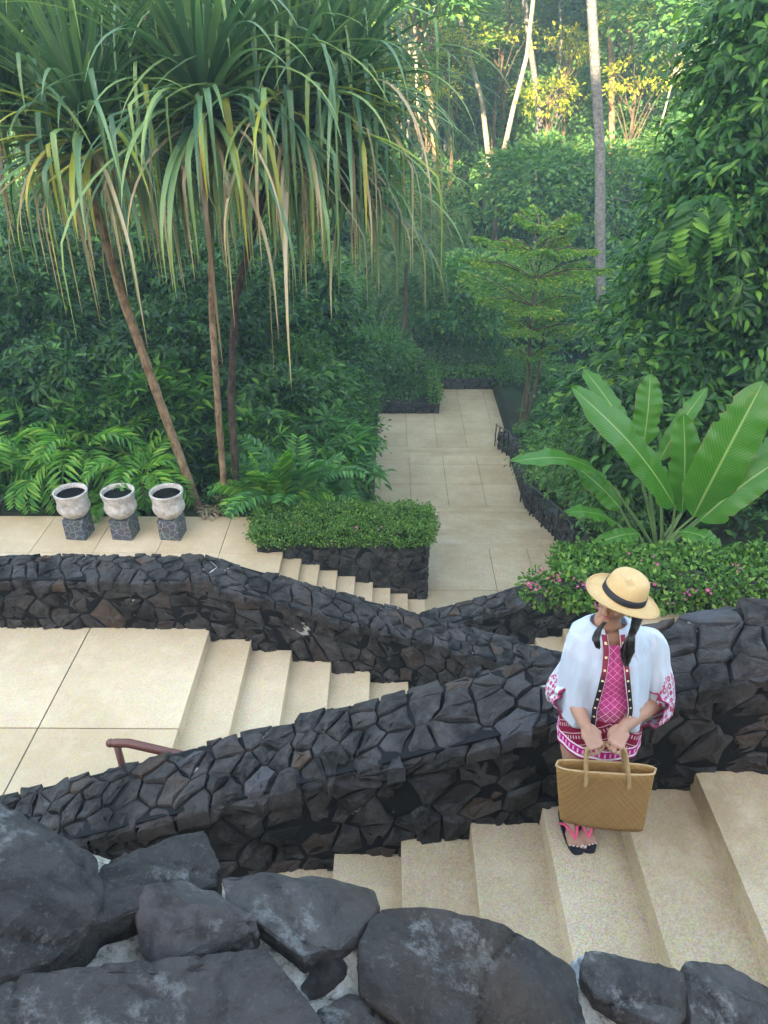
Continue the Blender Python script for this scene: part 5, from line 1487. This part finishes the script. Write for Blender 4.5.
dm, jm, slm, trm = dress_mat(), jacket_mat(), sleeve_mat(), trim_mat()
loft('dress', [(-.012, .055, 1.268, .115, .078), (-.012, .045, 1.22, .145, .104), (-.01, .035, 1.14, .150, .124), (-.005, .03, 1.04, .146, .124), (0, .02, .92, .178, .150), (.012, .01, .82, .186, .160), (.014, .0, .705, .190, .156)],
     dm, None, .004, 96, .006, 4)
gapf = lambda z: .030 + .038 * clampf((1.26 - z) / .25, 0, 1)
jr = [(-.016, .072, 1.322, .078, .060), (-.014, .068, 1.304, .118, .080), (-.012, .060, 1.276, .160, .102), (-.010, .044, 1.20, .178, .138), (-.008, .034, 1.12, .182, .154), (-.002, .026, 1.02, .188, .160), (.002, .018, .885, .204, .172)]
loft('jacket', jr, jm, gapf, .003, 160, .015, 9)
def jring(z):
    for a, b in zip(jr, jr[1:]):
        if a[2] >= z >= b[2]:
            t = (a[2] - z) / (a[2] - b[2]); return [a[j] + (b[j] - a[j]) * t for j in range(5)]
    return jr[-1]
for s in (-1, 1):
    V, UV, Fq = [], [], []; n = 40
    for i in range(n + 1):
        z = 1.312 - (1.312 - .908) * i / n; cx, cy, _, rx, ry = jring(z); g = math.asin(clampf(gapf(z) / rx, 0, .95))
        for j in range(4):
            a = g + (j / 3 * .019 - .006) / ((rx + ry) / 2)
            V.append((cx + s * math.sin(a) * (rx + .010), cy - math.cos(a) * (ry + .010), z)); UV.append((1 - j / 3, i / n))
    for i in range(n):
        for j in range(3):
            q = i * 4 + j; Fq.append((q, q + 1, q + 5, q + 4) if s < 0 else (q, q + 4, q + 5, q + 1))
    o = link('jacket_trim', npmesh('jacket_trim', np.array(V), np.array(Fq), None, np.array(UV), True), trm, woman); m = o.modifiers.new('t', 'SOLIDIFY'); m.thickness = .004; m.offset = 1
def sleeve(sh, el, wr, s):
    start = sh + V3(-s * .07, -.005, .006); cuff = el.lerp(wr, .30) + V3(s * .010, -.006, -.010)
    pts, rad = smooth_path([start, sh + V3(-s * .012, -.012, -.012), sh.lerp(el, .5) + V3(s * .006, -.005, 0), el + V3(s * .014, .008, -.01), cuff], [.045, .064, .070, .080, .086], 9)
    V, UV, Fq = [], [], []; n = 48; N = len(pts); rr = random.Random(int(s) + 5); ph = [rr.uniform(0, 6) for _ in range(3)]
    for i, p in enumerate(pts):
        t = (pts[min(i + 1, N - 1)] - pts[max(i - 1, 0)]).normalized(); a = t.cross(V3(0, 1, 0)).normalized(); b = t.cross(a).normalized(); f = i / (N - 1)
        for k in range(n + 1):
            w = 2 * math.pi * k / n; r_ = rad[i] * (1 + f * .10 * math.sin(w * 5 + ph[0] + f * 3) + .05 * math.sin(w * 2 + f * 9 + ph[1]) + .03 * math.sin(f * 24 + w))
            r_ *= 1 + .09 * f * math.sin(w * 9 + ph[2] + math.sin(f * 7)); q = p + a * (math.cos(w) * r_) + b * (math.sin(w) * r_ * .82)
            V.append(tuple(q)); UV.append((k / n + (.125 if s < 0 else .375), f))
    for i in range(N - 1):
        for k in range(n): q = i * (n + 1) + k; Fq.append((q, q + 1, q + n + 2, q + n + 1))
    o = link('sleeve', npmesh('sleeve', np.array(V), np.array(Fq), None, np.array(UV), True), slm, woman); m = o.modifiers.new('t', 'SOLIDIFY'); m.thickness = .004; m.offset = 0
sleeve(shL, elL, wrL, -1); sleeve(shR, elR, wrR, 1)
# neckline slit of the dress
# ---- hair
def hair_mat():
    k = M('black_hair', .4, .5); mp = k.n('ShaderNodeMapping'); mp.inputs['Scale'].default_value = (60, 60, 8); k.l(k.coord(), mp.inputs[0])
    n = k.noise(2, 4, .6, mp.outputs[0]); k.color(k.mix(n, (0.006, 0.005, 0.006), (0.022, 0.017, 0.016))); k.bump(n, .6, .006); return k.m
hm = hair_mat()
hair = bmesh.new()
ell(hair, hd(0, .024, .015), (.080, .088, .080), HR); ell(hair, hd(0, .06, -.03), (.066, .05, .07), HR)
remesh(hair, 'hair', .006, hm, woman, 3)
def tail(pts, rad, seed):
    rr = random.Random(seed); bm = bmesh.new(); P, Rr = smooth_path(pts, rad, 6)
    for q in range(34):
        a = rr.uniform(0, 6.28); e = rr.uniform(.2, 1); pp = []
        for i, (p, r_) in enumerate(zip(P, Rr)):
            w = a + i * .12; pp.append(p + V3(math.cos(w) * r_ * e, math.sin(w) * r_ * e * .8, 0))
        tube(bm, pp[:rr.randint(len(pp) - 5, len(pp))], [.0045 * (1 - .5 * i / len(pp)) for i in range(len(pp))][:len(pp)] if False else .0042, 5)
    return bmobj('pigtail', bm, hm, woman, smooth=True)
tail([L_(606, 622, 2.38), L_(602, 627, 2.34), L_(599, 633, 2.305), L_(598, 639, 2.285), L_(600, 647, 2.275)], [.006, .007, .012, .015, .006], 1)
tail([hd(.070, .03, -.04), L_(641, 611, 2.42), L_(637, 625, 2.33), L_(633, 634, 2.27), L_(629, 650, 2.25), L_(627, 664, 2.25)], [.026, .024, .018, .012, .026, .010], 2)
# ---- hat
def straw():
    k = M('straw', .75, .3); x, y, z = k.xyz()
    w = ((x * 260).sin() * (y * 260).sin()) * .5 + .5; n = k.noise(18, 5, .6)
    k.color(k.mix(n, (0.48, 0.30, 0.13), (0.64, 0.43, 0.21))); k.bump(w + n * .6, .35, .003); return k.m
hatm = straw()
HT = bmesh.new(); n = 64
hc = L_(624.5, 595.5, 2.39); hrot = Euler((R(-5), R(16), 0)).to_matrix() @ Euler((0, 0, R(-25))).to_matrix()
prof = [(.080, -.0), (.110, -.004), (.138, -.006), (.150, -.003)]
def hp(r_, z, a, br=0):
    ov = 1 + .10 * abs(math.cos(a)) ** 2     # longer front to back
    r_ *= .95; z *= .97
    return hc + hrot @ V3(r_ * math.sin(a) * (1 if br else .95), -r_ * math.cos(a) * (ov if not br else 1.04), z)
sec = [(.157, .003, 1), (.156, -.001, 1), (.138, -.005, 1), (.118, -.002, 1), (.101, .004, 1), (.096, .012, 0), (.094, .035, 0), (.090, .062, 0), (.082, .088, 0), (.068, .103, 0), (.046, .106, 0), (.022, .100, 0)]
rows = []
for (r_, z, br) in sec:
    row = []
    for k in range(n):
        a = 2 * math.pi * k / n; zz = z
        if not br and z > .06:
            zz -= .016 * math.exp(-((math.sin(a)) ** 2) * 6) * (math.cos(a) > 0) * (z - .06) / .035  # front pinch
            if r_ < .05: zz -= .012
        if br: zz += .006 * math.sin(2 * a + .7) * (r_ - .083) / .06
        row.append(HT.verts.new(hp(r_, zz, a, br)))
    rows.append(row)
for a, b in zip(rows, rows[1:]):
    for k in range(n): HT.faces.new((a[k], a[(k + 1) % n], b[(k + 1) % n], b[k]))
ct = HT.verts.new(hc + hrot @ V3(0, 0, .088))
for k in range(n): HT.faces.new((rows[-1][k], rows[-1][(k + 1) % n], ct))
hat = empty('straw_hat', PO, 'natural straw fedora with a black band on the head of the woman', 'hat')
o = bmobj('hat_body', HT, hatm, hat, smooth=True); m = o.modifiers.new('t', 'SOLIDIFY'); m.thickness = .003
bm = bmesh.new(); rows = []
for (r_, z) in ((.1005, .010), (.0995, .022), (.0980, .036), (.094, .037)):
    rows.append([bm.verts.new(hp(r_, z, 2 * math.pi * k / n)) for k in range(n)])
for a, b in zip(rows, rows[1:]):
    for k in range(n): bm.faces.new((a[k], a[(k + 1) % n], b[(k + 1) % n], b[k]))
bmobj('hat_band', bm, flat('black_ribbon', (0.012, 0.012, 0.016), .6), hat, smooth=True)
# ---- basket bag
def weave():
    k = M('woven_palm', .6, .4); sp = k.n('ShaderNodeSeparateXYZ'); k.l(k.coord('UV'), sp.inputs[0]); u = S(k.nt, sp.outputs[0]); v = S(k.nt, sp.outputs[1])
    U = ((u - .5).abs()) * 62; Vv = v * 40
    a = (U + Vv); b = (U - Vv + 80)
    strands = (a * 1.0 * 3.1416).sin().abs(); s2 = (b * 3.1416).sin().abs(); ch = ((a * .25).frac().gt(.5)); h = strands * ch + s2 * (ch * -1 + 1)
    n = k.noise(9, 5, .6)
    c = k.mix(h, (0.30, 0.11, 0.025), k.mix(n, (0.70, 0.355, 0.11), (0.86, 0.50, 0.18)))
    diam = ((a * .125).frac().lt(.14)).max((b * .125).frac().lt(.14)); c = k.mix(diam * k.noise(12, 4, .6) * .45, c, (0.70, 0.46, 0.22))
    k.color(c); k.bump(h, 1.0, .006); return k.m
wv = weave()
bag = empty('basket_bag', at(603, 795, 2.2), 'woven straw basket bag held by its two handles in front of the woman', 'bag')
BO = bag.location.copy()
TL, TR, BL, BR = at(559, 769, 2.17), at(660, 775, 2.17), at(563, 821, 2.19), at(648, 831, 2.19)
bm = bmesh.new(); uvl = bm.loops.layers.uv.new('UVMap'); NZ, NS = 14, 28; rows = []
def bagp(s, t, dep):  # s across 0..1, t up 0..1, dep back
    p = BL.lerp(BR, s).lerp(TL.lerp(TR, s), t); return p + V3(0, dep, 0) - BO
for j in range(NZ + 1):
    t = j / NZ; dp = .045 + .006 * t; row = []
    for k in range(NS * 2):
        if k < NS:
            s = k / NS; e = 0.0 + .012 * math.sin(s * math.pi) * -1 * (1 - t * .3); q = bagp(s, t + .02 * t * (abs(s - .5) * 2) ** 3, e + .016 * (abs(s - .5) * 2) ** 10); uvv = (s, t)
        else:
            s = 1 - (k - NS) / NS; q = bagp(s, t + .02 * t * (abs(s - .5) * 2) ** 3, dp + .010 * math.sin(s * math.pi) - .016 * (abs(s - .5) * 2) ** 10); uvv = (s, t)
        row.append((bm.verts.new(q), uvv))
    rows.append(row)
for a, b in zip(rows, rows[1:]):
    for k in range(NS * 2):
        k2 = (k + 1) % (NS * 2); q = (a[k], a[k2], b[k2], b[k]); f = bm.faces.new([x[0] for x in q]); f.smooth = True
        us = [x[1] for x in q]
        if k == NS * 2 - 1: us = [us[0], (0, us[1][1]), (0, us[2][1]), us[3]]
        for l, x in zip(f.loops, us): l[uvl].uv = x
bot = bm.faces.new([x[0] for x in rows[0]][::-1])
bmesh.ops.recalc_face_normals(bm, faces=bm.faces)
o = bmobj('bag_body', bm, wv, bag); m = o.modifiers.new('t', 'SOLIDIFY'); m.thickness = .006; m.offset = -1
rimp = [x[0] for x in rows[-1]] if False else None
cane = flat('cane_handle', (0.52, 0.33, 0.16), .5)
bm = bmesh.new(); pts = []
for k in range(NS * 2 + 1):
    kk = k % (NS * 2)
    if kk < NS: s = kk / NS; pts.append(bagp(s, 1 + .02 * (abs(s - .5) * 2) ** 3, .016 * (abs(s - .5) * 2) ** 10))
    else: s = 1 - (kk - NS) / NS; pts.append(bagp(s, 1 + .02 * (abs(s - .5) * 2) ** 3, .051 + .010 * math.sin(s * math.pi) - .016 * (abs(s - .5) * 2) ** 10))
tube(bm, pts, .0055, 6, False); bmobj('bag_rim', bm, cane, bag, smooth=True)
for dep, (pa, pb_, ta, tb2) in ((-.006, ((588, 779, 2.165), (631, 781, 2.165), (592, 745, 2.195), (624, 745, 2.195))), (.058, ((590, 779, 2.165), (630, 781, 2.165), (594, 748, 2.195), (622, 748, 2.195)))):
    A_, B_, TA, TB = [at(*q) + V3(0, dep, 0) - BO for q in (pa, pb_, ta, tb2)]
    if dep > 0:
        TA += V3(0, -.035, 0); TB += V3(0, -.035, 0)
    p, r_ = smooth_path([A_ - V3(0, .0, .03), A_, A_.lerp(TA, .75) + V3(-.010, 0, .0), TA + V3(.004, 0, .004), TA.lerp(TB, .5) + V3(0, 0, .012), TB + V3(-.004, 0, .004), B_.lerp(TB, .75) + V3(.010, 0, 0), B_, B_ - V3(0, 0, .03)], [.0085] * 9, 5)
    bm = bmesh.new(); tube(bm, p, r_, 10); bmobj('handle', bm, cane, bag, smooth=True)


# ------------------------------------------------------------------ light, sky, air
w = bpy.data.worlds.new('World'); scene.world = w; w.use_nodes = True
nt = w.node_tree; bg = nt.nodes['Background']; sky = nt.nodes.new('ShaderNodeTexSky'); sky.sky_type = 'NISHITA'; sky.sun_disc = False
EL, AZ = 21, 197      # sun behind and slightly left of the viewer (compass: 0=+Y, clockwise)
sky.sun_elevation = R(EL); sky.sun_rotation = R(AZ); sky.air_density = 1.0; sky.dust_density = 2.0; sky.ozone_density = 1.0
nt.links.new(sky.outputs[0], bg.inputs[0]); bg.inputs[1].default_value = .15
sd_ = bpy.data.lights.new('sun', 'SUN'); sun = bpy.data.objects.new('sun', sd_); col.objects.link(sun)
sd_.energy = 4.6; sd_.angle = R(.5); sd_.color = (1, .86, .62)
az = R(AZ); dv = Vector((math.sin(az) * math.cos(R(EL)), math.cos(az) * math.cos(R(EL)), math.sin(R(EL))))
sun.rotation_euler = dv.to_track_quat('Z', 'Y').to_euler(); sun.location = (0, -20, 60)
bm = bmesh.new(); box(bm, -151, 151, -76, 161, -14.5, 56)
k = M('air'); k.nt.nodes.remove(k.b); pv = k.n('ShaderNodeVolumePrincipled'); pv.inputs['Color'].default_value = (.62, .88, 1.0, 1); pv.inputs['Density'].default_value = .0018
pv.inputs['Anisotropy'].default_value = .2
k.l(pv.outputs[0], k.out.inputs['Volume'])
hz = bmobj('haze', bm, k.m); tag(hz, kind='stuff')
vs = scene.view_settings; scene.display_settings.display_device = 'sRGB'; vs.view_transform = 'Standard'; vs.look = 'None'; vs.gamma = 1; vs.exposure = 3.15; vs.use_white_balance = True; vs.white_balance_temperature = 7500
cy = scene.cycles; cy.max_bounces = 6; cy.diffuse_bounces = 3; cy.glossy_bounces = 2; cy.transmission_bounces = 3; cy.volume_bounces = 1; cy.use_denoising = True
